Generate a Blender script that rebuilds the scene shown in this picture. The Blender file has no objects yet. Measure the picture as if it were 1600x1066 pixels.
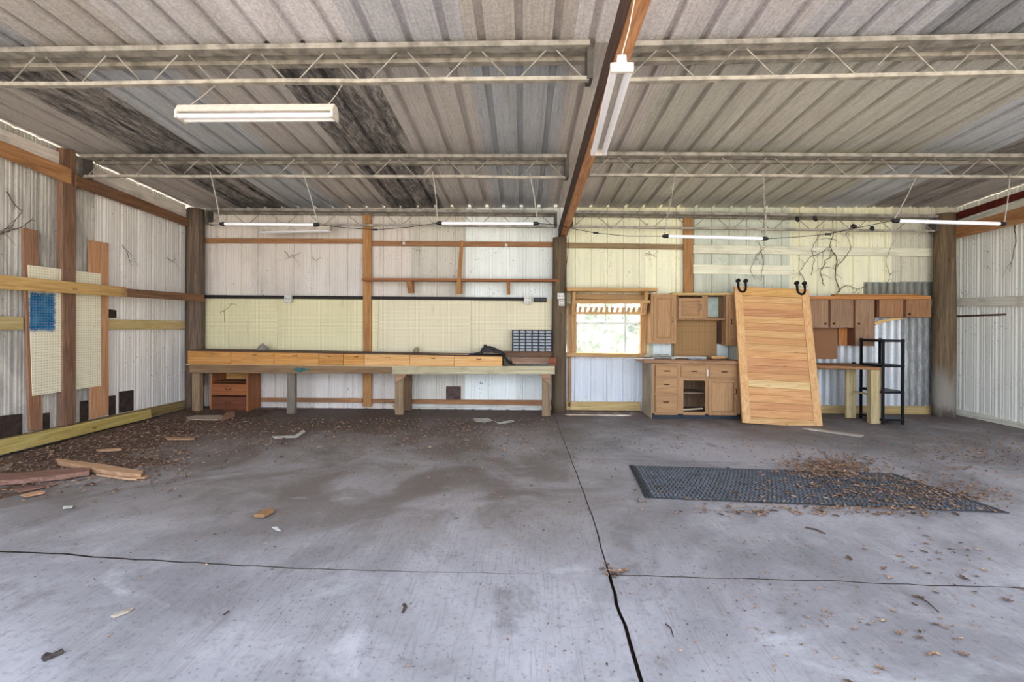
import bpy, bmesh, math, random
from mathutils import Vector, Matrix, noise as mnoise

random.seed(7)
S = bpy.context.scene
COL = S.collection

# ------------------------------------------------------------------ camera, world, sun, exposure
CAMH = 1.58
F = 711.1
HX, HY = 800.0, 505.0
YAW, ROLL = math.radians(1.45), 0.005
RC = (Matrix.Rotation(YAW, 3, 'Z') @ Matrix.Rotation(math.pi / 2, 3, 'X') @ Matrix.Rotation(ROLL, 3, 'Z'))
cam = bpy.data.cameras.new('camera')
cam.sensor_width = 36.0
cam.lens = F * 36.0 / 1600.0
cam.shift_y = -28.0 / 1600.0
cam.clip_start = 0.05
camo = bpy.data.objects.new('camera', cam)
COL.objects.link(camo)
camo.location = (0, 0, CAMH)
camo.rotation_euler = RC.to_euler()
S.camera = camo

W = bpy.data.worlds.new('sky')
S.world = W
W.use_nodes = True
bg = W.node_tree.nodes['Background']
bg.inputs[0].default_value = (0.74, 0.84, 1.0, 1)
bg.inputs[1].default_value = 2.45

sun = bpy.data.lights.new('sun', 'SUN')
sun.energy = 11.0
sun.angle = math.radians(3)
sun.color = (1.0, 0.93, 0.82)
suno = bpy.data.objects.new('sun', sun)
suno.rotation_euler = (math.radians(-13), math.radians(8), 0)   # almost overhead, a little behind the barn
suno.location = (0, 20, 20)
COL.objects.link(suno)

S.view_settings.view_transform = 'Standard'
S.view_settings.look = 'None'
S.view_settings.gamma = 1.0
S.view_settings.use_curve_mapping = False
S.view_settings.exposure = 1.1

# ------------------------------------------------------------------ pixel -> world
def ray(px, py):
    return RC @ Vector(((px - HX) / F, -(py - HY) / F, -1.0))
CAMP = Vector((0, 0, CAMH))
def PY(px, py, Y):
    r = ray(px, py); return CAMP + r * (Y / r.y)
def PX(px, py, X):
    r = ray(px, py); return CAMP + r * (X / r.x)
def PZ(px, py, Z=0.0):
    r = ray(px, py); return CAMP + r * ((Z - CAMH) / r.z)
def R(px0, py0, px1, py1, Y):
    cx, cy = (px0 + px1) / 2, (py0 + py1) / 2
    return PY(px0, cy, Y).x, PY(px1, cy, Y).x, PY(cx, py1, Y).z, PY(cx, py0, Y).z   # x0,x1,z0,z1

WALL_Y, LEFT_X, RIGHT_X = 8.3, -6.11, 7.70
def roof_z(y):
    return CAMH + 2.1 + 0.077 * (WALL_Y - y)

# ------------------------------------------------------------------ materials
def lin(c):
    return tuple(((x / 255) / 12.92 if x / 255 <= 0.04045 else ((x / 255 + 0.055) / 1.055) ** 2.4) for x in c)

class M:
    def __init__(s, name, rough=0.8, metal=0.0, spec=0.3):
        s.m = bpy.data.materials.new(name); s.m.use_nodes = True
        s.t = s.m.node_tree; s.n = s.t.nodes; s.l = s.t.links
        s.b = s.n['Principled BSDF']
        s.b.inputs['Roughness'].default_value = rough
        s.b.inputs['Metallic'].default_value = metal
        s.b.inputs['Specular IOR Level'].default_value = spec
    def put(s, sock, v):
        if isinstance(v, (int, float)): sock.default_value = v
        elif isinstance(v, tuple):
            sock.default_value = v if len(v) == len(sock.default_value) else (*v, 1)
        else: s.l.new(v, sock)
    def pos(s):
        return s.n.new('ShaderNodeNewGeometry').outputs['Position']
    def obj(s, rnd=True):
        tc = s.n.new('ShaderNodeTexCoord').outputs['Object']
        if not rnd: return tc
        oi = s.n.new('ShaderNodeObjectInfo').outputs['Random']
        v = s.n.new('ShaderNodeVectorMath'); v.operation = 'ADD'
        s.l.new(tc, v.inputs[0])
        s.l.new(s.math('MULTIPLY', oi, 53.7), v.inputs[1])
        return v.outputs[0]
    def rand(s):
        return s.n.new('ShaderNodeObjectInfo').outputs['Random']
    def scale(s, v, sc):
        m = s.n.new('ShaderNodeVectorMath'); m.operation = 'MULTIPLY'
        s.put(m.inputs[0], v); m.inputs[1].default_value = sc
        return m.outputs[0]
    def noise(s, v, scale=5, detail=4, rough=0.55, dist=0.0):
        n = s.n.new('ShaderNodeTexNoise'); s.put(n.inputs['Vector'], v)
        n.inputs['Scale'].default_value = scale; n.inputs['Detail'].default_value = detail
        n.inputs['Roughness'].default_value = rough; n.inputs['Distortion'].default_value = dist
        return n.outputs['Fac']
    def voro(s, v, scale=5, out='Distance', rnd=1.0):
        n = s.n.new('ShaderNodeTexVoronoi'); s.put(n.inputs['Vector'], v)
        n.inputs['Scale'].default_value = scale; n.inputs['Randomness'].default_value = rnd
        return n.outputs[out]
    def math(s, op, a, b=0.0, clamp=False):
        n = s.n.new('ShaderNodeMath'); n.operation = op; n.use_clamp = clamp
        s.put(n.inputs[0], a); s.put(n.inputs[1], b); return n.outputs[0]
    def step(s, v, lo, hi, a=0.0, b=1.0):
        n = s.n.new('ShaderNodeMapRange'); n.interpolation_type = 'SMOOTHSTEP'
        s.put(n.inputs[0], v)
        for i, q in ((1, lo), (2, hi), (3, a), (4, b)): n.inputs[i].default_value = q
        return n.outputs[0]
    def sep(s, v):
        n = s.n.new('ShaderNodeSeparateXYZ'); s.put(n.inputs[0], v); return n.outputs
    def mix(s, f, a, b, mode='MIX'):
        n = s.n.new('ShaderNodeMix'); n.data_type = 'RGBA'; n.blend_type = mode
        s.put(n.inputs[0], f)
        for i, q in ((6, a), (7, b)):
            if isinstance(q, (int, float)): q = (q, q, q)
            s.put(n.inputs[i], q)
        return n.outputs[2]
    def color(s, v): s.put(s.b.inputs['Base Color'], v)
    def bump(s, h, strength=0.3, dist=0.01):
        n = s.n.new('ShaderNodeBump'); s.put(n.inputs['Height'], h)
        n.inputs['Strength'].default_value = strength; n.inputs['Distance'].default_value = dist
        s.l.new(n.outputs[0], s.b.inputs['Normal'])
    def blend(s, vals):                       # grey colour out of a 0..1 value
        return s.mix(vals, (0, 0, 0), (1, 1, 1))

_cache = {}
def cached(fn):
    def g(*a, **k):
        key = (fn.__name__, a, tuple(sorted(k.items())))
        if key not in _cache: _cache[key] = fn(*a, **k)
        return _cache[key]
    return g

@cached
def wood(c1, c2, axis='X', grain=30.0, dirt=0.15, rough=0.75, knots=0.5, foot=0):
    m = M('wood', rough)
    v = m.obj()
    k = 0.045
    sc = {'X': (k, 1, 1), 'Y': (1, k, 1), 'Z': (1, 1, k)}[axis]
    vs = m.scale(v, sc)
    g1 = m.noise(vs, grain, 5, 0.6, 1.2)
    g2 = m.noise(vs, grain * 3.5, 2, 0.5)
    c = m.mix(m.step(g1, 0.32, 0.68), lin(c1), lin(c2))
    c = m.mix(m.step(g2, 0.5, 0.75, 0, 0.30), c, tuple(x * 0.55 for x in lin(c1)))
    if knots:
        kv = m.voro(m.scale(v, {'X': (.45, 1, 1), 'Y': (1, .45, 1), 'Z': (1, 1, .45)}[axis]), 4.5)
        c = m.mix(m.step(kv, 0.03, 0.11, knots, 0.0), c, tuple(x * 0.30 for x in lin(c1)))
    b = m.noise(v, 2.0, 4)
    c = m.mix(m.step(b, 0.45, 0.75, 0, dirt), c, lin((92, 82, 74)))
    if foot:
        zz = m.math('ADD', m.sep(m.obj(False))[2], m.math('MULTIPLY', m.math('SUBTRACT', m.noise(m.scale(v, (1, 1, .4)), 6, 5), .5), 1.0))
        c = m.mix(m.step(zz, .35, 1.15, .75, 0), c, lin((158, 152, 142)))
        c = m.mix(m.step(zz, -.05, .3, .8, 0), c, lin((84, 66, 54)))
    r = m.step(m.rand(), 0, 1, 0.86, 1.08)
    c = m.mix(1.0, c, m.blend(r), 'MULTIPLY')
    m.color(c)
    m.bump(g2, 0.25, 0.004)
    return m.m

@cached
def plain(c, rough=0.6, metal=0.0, var=0.12, scale=12.0):
    m = M('plain', rough, metal)
    n = m.noise(m.obj(), scale, 4)
    m.color(m.mix(m.step(n, 0.35, 0.7, 0, 1), lin(c), tuple(x * (1 - var * 1.8) for x in lin(c))))
    m.bump(n, 0.08, 0.003)
    return m.m

@cached
def siding(c, axis='Z', dirt=0.5, mold=0.0, rough=0.6, speck=1.0, metal=0.0, streaktint=(120, 104, 88)):
    m = M('painted_metal', rough, metal)
    v = m.obj()
    sc = {'Z': (1, 1, 0.06), 'Y': (1, 0.06, 1)}[axis]
    st = m.noise(m.scale(v, sc), 9, 5, 0.65)
    st2 = m.noise(m.scale(v, sc), 38, 3, 0.6)
    big = m.noise(v, 1.3, 5, 0.6)
    c0 = lin(c)
    col = m.mix(m.step(st, 0.50, 0.78, 0, dirt * .75), c0, lin(streaktint))
    col = m.mix(m.step(st2, 0.58, 0.78, 0, dirt * 0.45), col, tuple(x * 0.5 for x in c0))
    col = m.mix(m.step(big, 0.42, 0.72, 0, dirt * 0.6), col, tuple(x * 0.62 for x in c0))
    sp = m.noise(v, 26, 4, 0.65)
    gate = m.step(m.noise(v, 2.2, 3), 0.42, 0.62)
    col = m.mix(m.math('MULTIPLY', m.step(sp, 0.62, 0.68, 0, 0.85 * speck), gate), col, lin((70, 52, 42)))
    if mold:
        w = m.noise(m.scale(v, {'Z': (1, 1, .3), 'Y': (1, .22, 1)}[axis]), 3.0, 8, 0.75, 1.0)
        f = m.noise(m.scale(v, {'Z': (1, 1, .15), 'Y': (1, .15, 1)}[axis]), 22.0, 5, 0.75)
        k = m.math('MULTIPLY', m.step(w, 0.36, 0.56), m.step(f, 0.36, 0.6, 0.45, 1.0))
        col = m.mix(m.math('MULTIPLY', k, mold), col, lin((62, 58, 60)))
    col = m.mix(1.0, col, m.blend(m.step(m.rand(), 0, 1, 0.88, 1.06)), 'MULTIPLY')
    m.color(col)
    m.bump(sp, 0.1, 0.003)
    return m.m

@cached
def galvanised(c, axis='Y', mold=0.0, spangle=0.4, rough=0.45, metal=0.35, dust=0.4):
    m = M('galvanised_metal', rough, metal, 0.4)
    v = m.obj()
    sc = {'Z': (1, 1, 0.05), 'Y': (1, 0.05, 1)}[axis]
    c0 = lin(c)
    sp = m.voro(v, 60, 'Color')
    spv = m.sep(sp)[0]
    col = m.mix(m.step(spv, 0, 1, 0, spangle), c0, tuple(min(1, x * 1.5) for x in c0))
    st = m.noise(m.scale(v, sc), 12, 5, 0.65)
    st2 = m.noise(m.scale(v, sc), 45, 3, 0.65)
    col = m.mix(m.step(st, 0.40, 0.7, 0, dust), col, lin((140, 128, 116)))
    col = m.mix(m.step(st2, 0.5, 0.72, 0, dust * 0.9), col, lin((104, 96, 90)))
    fl = m.noise(v, 55, 4, 0.8)
    col = m.mix(m.step(fl, 0.56, 0.7, 0, 0.45), col, lin((205, 200, 196)))
    if mold:
        w = m.noise(m.scale(v, {'Z': (1, 1, .25), 'Y': (1, .2, 1)}[axis]), 2.6, 8, 0.75, 0.8)
        f = m.noise(m.scale(v, {'Z': (1, 1, .2), 'Y': (1, .2, 1)}[axis]), 26.0, 5, 0.8)
        k = m.math('MULTIPLY', m.step(w, 0.28, 0.50), m.step(f, 0.34, 0.58, 0.35, 1.0))
        col = m.mix(m.math('MULTIPLY', k, mold), col, lin((66, 62, 63)))
    col = m.mix(1.0, col, m.blend(m.step(m.rand(), 0, 1, 0.84, 1.08)), 'MULTIPLY')
    m.color(col)
    m.bump(fl, 0.12, 0.003)
    return m.m

@cached
def pegboard(c, hole, pitch=0.0254, plane='XZ', r=0.25, paint=False, dirt=0.25):
    m = M('pegboard', 0.8)
    v = m.obj(False)
    x, y, z = m.sep(v)
    a = x if plane[0] == 'X' else y
    d = []
    for q in (a, z):
        fr = m.math('FRACT', m.math('DIVIDE', q, pitch))
        d.append(m.math('POWER', m.math('SUBTRACT', fr, 0.5), 2.0))
    dist = m.math('SQRT', m.math('ADD', d[0], d[1]))
    h = m.step(dist, r * 0.8, r * 1.2, 1.0, 0.0)
    n = m.noise(m.obj(), 1.6, 5, 0.6)
    st = m.noise(m.scale(m.obj(), (1, 1, 0.2)), 7, 4)
    col = m.mix(m.step(n, 0.4, 0.7, 0, dirt), lin(c), tuple(x * 0.7 for x in lin(c)))
    col = m.mix(m.step(st, 0.6, 0.75, 0, dirt), col, lin((120, 104, 84)))
    sp = m.noise(m.obj(), 22, 3, 0.6)
    col = m.mix(m.step(sp, 0.69, 0.74, 0, 0.7), col, lin((64, 56, 48)))
    if paint:
        (px0, px1, pz0, pz1) = paint
        wob = m.math('MULTIPLY', m.math('SUBTRACT', m.noise(v, 18, 5, 0.7), 0.5), 0.09)
        aa, zz = m.math('ADD', a, wob), m.math('ADD', z, wob)
        k = m.math('MULTIPLY', m.step(aa, px0 - .012, px0 + .012), m.step(aa, px1 - .02, px1 + .02, 1, 0))
        k = m.math('MULTIPLY', k, m.math('MULTIPLY', m.step(zz, pz0 - .03, pz0 + .03), m.step(zz, pz1 - .03, pz1 + .03, 1, 0)))
        col = m.mix(k, col, m.mix(m.step(m.noise(v, 9, 4), .4, .75), lin((14, 92, 140)), lin((70, 130, 165))))
    col = m.mix(m.math('MULTIPLY', h, 0.75), col, lin(hole))
    m.color(col)
    m.bump(h, -0.3, 0.003)
    return m.m

def concrete():
    m = M('weathered_concrete', 0.72, 0, 0.35)
    p = m.pos()
    x, y, z = m.sep(p)
    big = m.noise(p, 0.55, 6, 0.6, 0.6)
    mid = m.noise(p, 2.2, 7, 0.65, 0.5)
    fine = m.noise(p, 26, 6, 0.7)
    brush = m.noise(m.scale(p, (1, .05, 1)), 75, 3, 0.6)
    col = m.mix(m.step(big, 0.35, 0.66), lin((128, 126, 130)), lin((170, 168, 174)))
    col = m.mix(m.step(mid, 0.5, 0.75, 0, 0.5), col, lin((180, 178, 180)))
    col = m.mix(m.step(mid, 0.28, 0.46, 0.6, 0), col, lin((98, 95, 95)))
    col = m.mix(m.step(fine, 0.50, 0.72, 0, 0.42), col, lin((88, 84, 84)))
    col = m.mix(m.step(brush, 0.5, 0.72, 0, 0.30), col, lin((92, 90, 92)))
    # oily dark stains on the left slab
    n1 = m.noise(p, 0.9, 5, 0.6, 0.8)
    yb = m.step(y, 2.7, 4.2)
    xl = m.step(x, 0.2, 1.6, 1, 0)
    st = m.math('MULTIPLY', m.math('MULTIPLY', m.step(n1, 0.38, 0.60), yb), xl)
    col = m.mix(m.math('MULTIPLY', m.math('MULTIPLY', yb, xl), 0.35), col, lin((138, 124, 110)))
    col = m.mix(m.math('MULTIPLY', st, 0.68), col, lin((94, 82, 72)))
    # brown dirt film, thickest towards the back and the left corner
    n2 = m.noise(p, 1.7, 7, 0.7, 0.4)
    dd = m.math('ADD', m.math('MULTIPLY', m.step(x, -6.0, 1.2, 1.9, 0), 1.0), m.math('SUBTRACT', y, 7.1))
    dd = m.math('ADD', dd, m.math('MULTIPLY', m.math('SUBTRACT', n2, 0.5), 3.2))
    k = m.step(dd, -1.1, 1.3, 0, 0.9)
    col = m.mix(k, col, m.mix(m.step(fine, .4, .65), lin((74, 60, 52)), lin((116, 98, 86))))
    # right side brown film along the wall
    dr = m.math('ADD', m.math('SUBTRACT', x, 6.7), m.math('MULTIPLY', m.math('SUBTRACT', n2, 0.5), 2.8))
    dr = m.math('ADD', dr, m.math('MULTIPLY', m.math('SUBTRACT', y, 6.0), 0.5))
    col = m.mix(m.step(dr, -0.4, 1.6, 0, 0.6), col, lin((104, 92, 88)))
    sp = m.noise(p, 48, 3, 0.6)
    gate = m.step(m.noise(p, 1.3, 3), .35, .65, .3, 1)
    col = m.mix(m.math('MULTIPLY', m.step(sp, .64, .69, 0, .8), gate), col, lin((66, 54, 46)))
    # pale scuffs
    wp = m.noise(m.scale(p, (1, 1.8, 1)), 0.8, 7, 0.7, 1.2)
    col = m.mix(m.math('MULTIPLY', m.step(wp, .56, .76, 0, .5), m.math('SUBTRACT', 1.0, k)), col, lin((196, 196, 202)))
    m.color(col)
    h = m.math('ADD', m.math('MULTIPLY', fine, 0.6), m.math('MULTIPLY', brush, 0.4))
    m.bump(h, 0.45, 0.004)
    return m.m

def soil(c1, c2, name='soil'):
    m = M(name, 0.95, 0, 0.1)
    p = m.pos()
    f = m.noise(p, 30, 6, 0.75)
    g = m.noise(p, 5, 4)
    c = m.mix(m.step(f, .35, .65), lin(c1), lin(c2))
    c = m.mix(m.step(g, .5, .7, 0, .5), c, tuple(x * .6 for x in lin(c1)))
    m.color(c); m.bump(f, 0.8, 0.01)
    return m.m

def glass_mat():
    m = M('dusty_glass', 0.1)
    t = m.n.new('ShaderNodeBsdfTransparent'); t.inputs[0].default_value = (0.96, 0.98, 0.97, 1)
    d = m.n.new('ShaderNodeBsdfTranslucent'); d.inputs[0].default_value = (0.9, 0.93, 0.9, 1)
    d2 = m.n.new('ShaderNodeBsdfDiffuse'); d2.inputs[0].default_value = (0.8, 0.82, 0.8, 1)
    mm = m.n.new('ShaderNodeMixShader'); mm.inputs[0].default_value = 0.5
    m.l.new(d.outputs[0], mm.inputs[1]); m.l.new(d2.outputs[0], mm.inputs[2])
    mx = m.n.new('ShaderNodeMixShader')
    k = m.step(m.noise(m.obj(), 5, 5, .65),   .3, .7, .10, .30)
    m.l.new(k, mx.inputs[0]); m.l.new(t.outputs[0], mx.inputs[1]); m.l.new(mm.outputs[0], mx.inputs[2])
    m.l.new(mx.outputs[0], m.n['Material Output'].inputs[0])
    return m.m

def leafy(c1, c2, name, transl=0.3):
    m = M(name, 0.7, 0, 0.2)
    v = m.n.new('ShaderNodeAttribute'); v.attribute_name = 'tone'
    n = v.outputs['Fac']
    m.color(m.mix(n, lin(c1), lin(c2)))
    return m.m

CREAM = (226, 218, 202)
FRAME_BROWN = wood((118, 72, 42), (160, 106, 66), 'X', dirt=.3)

# ------------------------------------------------------------------ mesh building
WLOC = {}
class B:
    def __init__(s): s.bm = bmesh.new()
    def verts(s, pts): return [s.bm.verts.new(p) for p in pts]
    def face(s, vs):
        try: return s.bm.faces.new(vs)
        except ValueError: return None
    def hexa(s, a, b):
        """closed solid between polygon a and polygon b (lists of points)"""
        va, vb = s.verts(a), s.verts(b); n = len(a)
        s.face(va[::-1]); s.face(vb)
        for i in range(n): s.face([va[i], va[(i + 1) % n], vb[(i + 1) % n], vb[i]])
        return s
    def box(s, x0, x1, y0, y1, z0, z1):
        return s.hexa([(x0, y0, z0), (x1, y0, z0), (x1, y1, z0), (x0, y1, z0)],
                      [(x0, y0, z1), (x1, y0, z1), (x1, y1, z1), (x0, y1, z1)])
    def slab(s, pts, d):
        """front face pts, pushed along vector d"""
        d = Vector(d)
        return s.hexa([Vector(p) + d for p in pts], [Vector(p) for p in pts])
    def rod(s, p0, p1, w, h, up=(0, 0, 1)):
        p0, p1 = Vector(p0), Vector(p1); d = (p1 - p0).normalized()
        u = Vector(up); sx = d.cross(u)
        if sx.length < 1e-4: sx = d.cross(Vector((0, 1, 0)))
        sx.normalize(); u = sx.cross(d).normalized()
        c = [(-w / 2, -h / 2), (w / 2, -h / 2), (w / 2, h / 2), (-w / 2, h / 2)]
        return s.hexa([p0 + sx * a + u * b for a, b in c], [p1 + sx * a + u * b for a, b in c])
    def tube(s, pts, r, seg=6):
        pts = [Vector(p) for p in pts]
        rs = r if isinstance(r, (list, tuple)) else [r] * len(pts)
        rings = []
        for i, p in enumerate(pts):
            d = (pts[min(i + 1, len(pts) - 1)] - pts[max(i - 1, 0)]).normalized()
            a = d.cross(Vector((0.13, 0.21, 1)));
            if a.length < 0.05: a = d.cross(Vector((1, 0.1, 0)))
            a.normalize(); b = d.cross(a).normalized()
            rings.append(s.verts([p + (a * math.cos(t) + b * math.sin(t)) * rs[i]
                                  for t in [2 * math.pi * k / seg for k in range(seg)]]))
        for q, w in zip(rings, rings[1:]):
            for k in range(seg): s.face([q[k], q[(k + 1) % seg], w[(k + 1) % seg], w[k]])
        s.face(rings[0][::-1]); s.face(rings[-1])
        return s

def finish(b, name, mat, parent=None, bevel=0.0, smooth=False, kind=None, label=None, seg=1):
    bm = b.bm
    bmesh.ops.recalc_face_normals(bm, faces=bm.faces)
    if bevel:
        bmesh.ops.bevel(bm, geom=list(bm.edges), offset=bevel, segments=seg, affect='EDGES', clamp_overlap=True)
    xs = [v.co.x for v in bm.verts]; ys = [v.co.y for v in bm.verts]; zs = [v.co.z for v in bm.verts]
    c = Vector(((min(xs) + max(xs)) / 2, (min(ys) + max(ys)) / 2, min(zs)))
    bmesh.ops.translate(bm, verts=bm.verts, vec=-c)
    me = bpy.data.meshes.new(name); bm.to_mesh(me); bm.free()
    if smooth:
        for p in me.polygons: p.use_smooth = True
    me.materials.append(mat)
    o = bpy.data.objects.new(name, me); COL.objects.link(o)
    WLOC[o.name] = c
    if parent is not None:
        o.parent = parent; o.location = c - WLOC[parent.name]
    else: o.location = c
    if kind: o['kind'] = kind
    if label: o['label'] = label
    return o

def tag(o, label, cat, group=None):
    o['label'] = label; o['category'] = cat
    if group: o['group'] = group
    return o

def thing(name, label, cat, loc, group=None):
    o = bpy.data.objects.new(name, None); COL.objects.link(o)
    o.empty_display_size = 0.1
    o.location = loc; WLOC[o.name] = Vector(loc)
    return tag(o, label, cat, group)

def structure(name, loc=(0, 0, 0)):
    o = bpy.data.objects.new(name, None); COL.objects.link(o)
    o.location = loc; WLOC[o.name] = Vector(loc); o['kind'] = 'structure'
    return o

def dup(o, delta, parent=None):
    """copy of one mesh object shifted by delta"""
    c = o.copy(); COL.objects.link(c)
    WLOC[c.name] = WLOC[o.name] + Vector(delta)
    if parent is not None:
        c.parent = parent; c.location = WLOC[c.name] - WLOC[parent.name]
    else: c.location = o.location + Vector(delta)
    return c

def box(name, mat, x0, x1, y0, y1, z0, z1, parent=None, bevel=0.003, **k):
    return finish(B().box(x0, x1, y0, y1, z0, z1), name, mat, parent, bevel, **k)

def pxslab(name, mat, corners, plane, val, t, parent=None, bevel=0.004, **k):
    """board whose front face has the four pixel corners TL TR BR BL on the plane X/Y/Z = val, t thick"""
    fn = {'X': PX, 'Y': PY, 'Z': PZ}[plane]
    pts = [fn(p[0], p[1], val) for p in corners]
    d = {'X': (math.copysign(t, val), 0, 0), 'Y': (0, t, 0), 'Z': (0, 0, -t)}[plane]
    return finish(B().slab(pts, d), name, mat, parent, bevel, **k)

def pxbox(name, mat, rect, Y, t, parent=None, bevel=0.003, **k):
    x0, x1, z0, z1 = R(*rect, Y)
    return box(name, mat, x0, x1, Y, Y + t, z0, z1, parent, bevel, **k)

def sheet(name, mat, O, U, L, N, width, len0, len1, parent, nribs=None, ribh=0.028, kind='rib', phase=0.5, thick=0.0015, start=0.0):
    """profiled metal sheet: width along U, length along L (len0 at u=0, len1 at u=width), ribs towards N"""
    O, U, L, N = Vector(O), Vector(U), Vector(L), Vector(N)
    prof = []; rw_ = .03 if ribh < .03 else .036
    if kind == 'rib':
        n = nribs or max(1, round(width / 0.305)); p = width / n
        prof.append((0, 0))
        for i in range(n):
            c = (i + phase) * p
            for k in (0.5,):
                pass
            # two faint minor ribs between the major ones
            for q in (-0.34, -0.2):
                m_ = c + q * p
                if m_ - .012 > prof[-1][0] + .001: prof += [(m_ - .012, 0), (m_ - .005, .004), (m_ + .005, .004), (m_ + .012, 0)]
            prof += [(c - rw_, 0), (c - rw_ + .008, ribh), (c + rw_ - .008, ribh), (c + rw_, 0)]
            for q in (0.2, 0.34):
                m_ = c + q * p
                if m_ + .012 < width: prof += [(m_ - .012, 0), (m_ - .005, .004), (m_ + .005, .004), (m_ + .012, 0)]
        prof.append((width, 0))
    else:
        n = max(2, round(width / 0.125)); k = 10
        for i in range(n * k + 1):
            prof.append((width * i / (n * k), ribh * 0.5 * (1 - math.cos(2 * math.pi * i / k))))
    b = B(); rows = []
    for t_ in (0.0, thick):
        a = b.verts([O + U * u + N * (h + t_) + L * start for u, h in prof])
        c = b.verts([O + U * u + N * (h + t_) + L * (len0 + (len1 - len0) * u / width) for u, h in prof])
        rows.append((a, c))
    (a0, c0), (a1, c1) = rows
    for i in range(len(prof) - 1):
        b.face([a0[i], a0[i + 1], c0[i + 1], c0[i]])
        b.face([a1[i], c1[i], c1[i + 1], a1[i + 1]])
        b.face([a0[i], a1[i], a1[i + 1], a0[i + 1]])
        b.face([c0[i], c0[i + 1], c1[i + 1], c1[i]])
    b.face([a0[0], c0[0], c1[0], a1[0]]); b.face([a0[-1], a1[-1], c1[-1], c0[-1]])
    return finish(b, name, mat, parent)

def jag(pts, amp, step, seed):
    """refine a floor polyline and roughen it"""
    rr = random.Random(seed); out = []
    for (x0, y0), (x1, y1) in zip(pts, pts[1:]):
        n = max(1, int(math.hypot(x1 - x0, y1 - y0) / step))
        for i in range(n):
            t = i / n
            out.append((x0 + (x1 - x0) * t + rr.uniform(-amp, amp), y0 + (y1 - y0) * t + rr.uniform(-amp, amp)))
    out.append(pts[-1])
    return out

# ================================================================== SETTING
CONC = concrete()
DIRT = soil((40, 34, 30), (80, 68, 58))
ground = box('ground', soil((176, 168, 150), (206, 198, 180), 'yard_soil'), -60, 60, -60, 60, -0.3, -0.10, bevel=0)
ground['kind'] = 'structure'

floor = structure('floor')
box('dirt_base', DIRT, -6.6, 8.4, -0.9, 8.6, -0.12, -0.035, floor, bevel=0)
def fl(px, py): p = PZ(px, py, 0); return (p.x, p.y)
latL = [fl(*q) for q in [(-60, 859), (0, 862), (100, 866), (170, 872), (330, 881), (450, 888), (700, 895), (952, 898)]]
latR = [fl(*q) for q in [(952, 898), (1100, 903), (1300, 908), (1450, 915), (1600, 919), (1700, 922)]]
lonN = [fl(*q) for q in [(952, 898), (965, 945), (980, 995), (1000, 1060), (1025, 1140)]]
lonF = [fl(*q) for q in [(952, 898), (925, 805), (895, 725), (868, 655)]]
faR = [(0.55, 5.32), (8.3, 5.05)]
def off(pts, dx, dy): return [(x + dx, y + dy) for x, y in pts]
def slab_piece(poly, z1=0.0):
    b = B()
    b.hexa([(x, y, z1 - 0.07) for x, y in poly], [(x, y, z1) for x, y in poly])
    o = finish(b, 'concrete_slab', CONC, floor)
    o.data.materials.append(DIRT)
    for f in o.data.polygons:
        if f.normal.z < .5: f.material_index = 1
    return o
xl, xr = -6.5, 8.3
jL = jag([(xl, latL[0][1])] + latL[1:], .006, .10, 1)
jR = jag(latR[:-1] + [(xr, latR[-1][1])], .005, .10, 2)
jN = jag(lonN + [(lonN[-1][0] + .02, -0.8)], .007, .08, 3)
jF = jag(lonF + [(lonF[-1][0], 8.5)], .004, .15, 4)
jT = jag(faR, .002, .3, 5)
def gap_up(pts, g0, g1):
    n = len(pts); return [(x, y + (g0 + (g1 - g0) * i / (n - 1)) / 2) for i, (x, y) in enumerate(pts)]
def gap_side(pts, g0, g1):
    n = len(pts); return [(x + (g0 + (g1 - g0) * i / (n - 1)) / 2, y) for i, (x, y) in enumerate(pts)]
# near left / near right / far left / mid right / far right
slab_piece(gap_up(jL, -.05, -.018)[:-1] + [(jL[-1][0] - .012, jL[-1][1] - .010)] + gap_side(jN, -.02, -.028)[1:] + [(xl, -0.8)], 0.005)
slab_piece([(jL[-1][0] + .012, jL[-1][1] - .006)] + gap_up(jR, -.010, -.006)[1:] + [(xr, -0.8)] + gap_side(jN, .02, .028)[1:][::-1])
slab_piece(gap_up(jL, .05, .014)[:-1] + [(jL[-1][0] - .006, jL[-1][1] + .008)] + gap_side(jF, -.008, -.004)[1:] + [(xl, 8.5)], -0.004)
iF = [i for i, q in enumerate(jF) if q[1] < faR[0][1]][-1]
ct = (jF[iF][0], faR[0][1])
slab_piece([(jL[-1][0] + .006, jL[-1][1] + .006)] + [(q[0] + .004, q[1]) for q in jF[1:iF + 1]] + [(ct[0] + .004, ct[1] - .003)] + [(x, y - .003) for x, y in jT[1:]] + gap_up(jR, .010, .006)[1:][::-1])
slab_piece([(q[0] + .003, q[1]) for q in jF[iF + 1:]] + [(xr, 8.5)] + [(x, y + .003) for x, y in jT[1:]][::-1] + [(ct[0] + .003, ct[1] + .003)])

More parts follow.
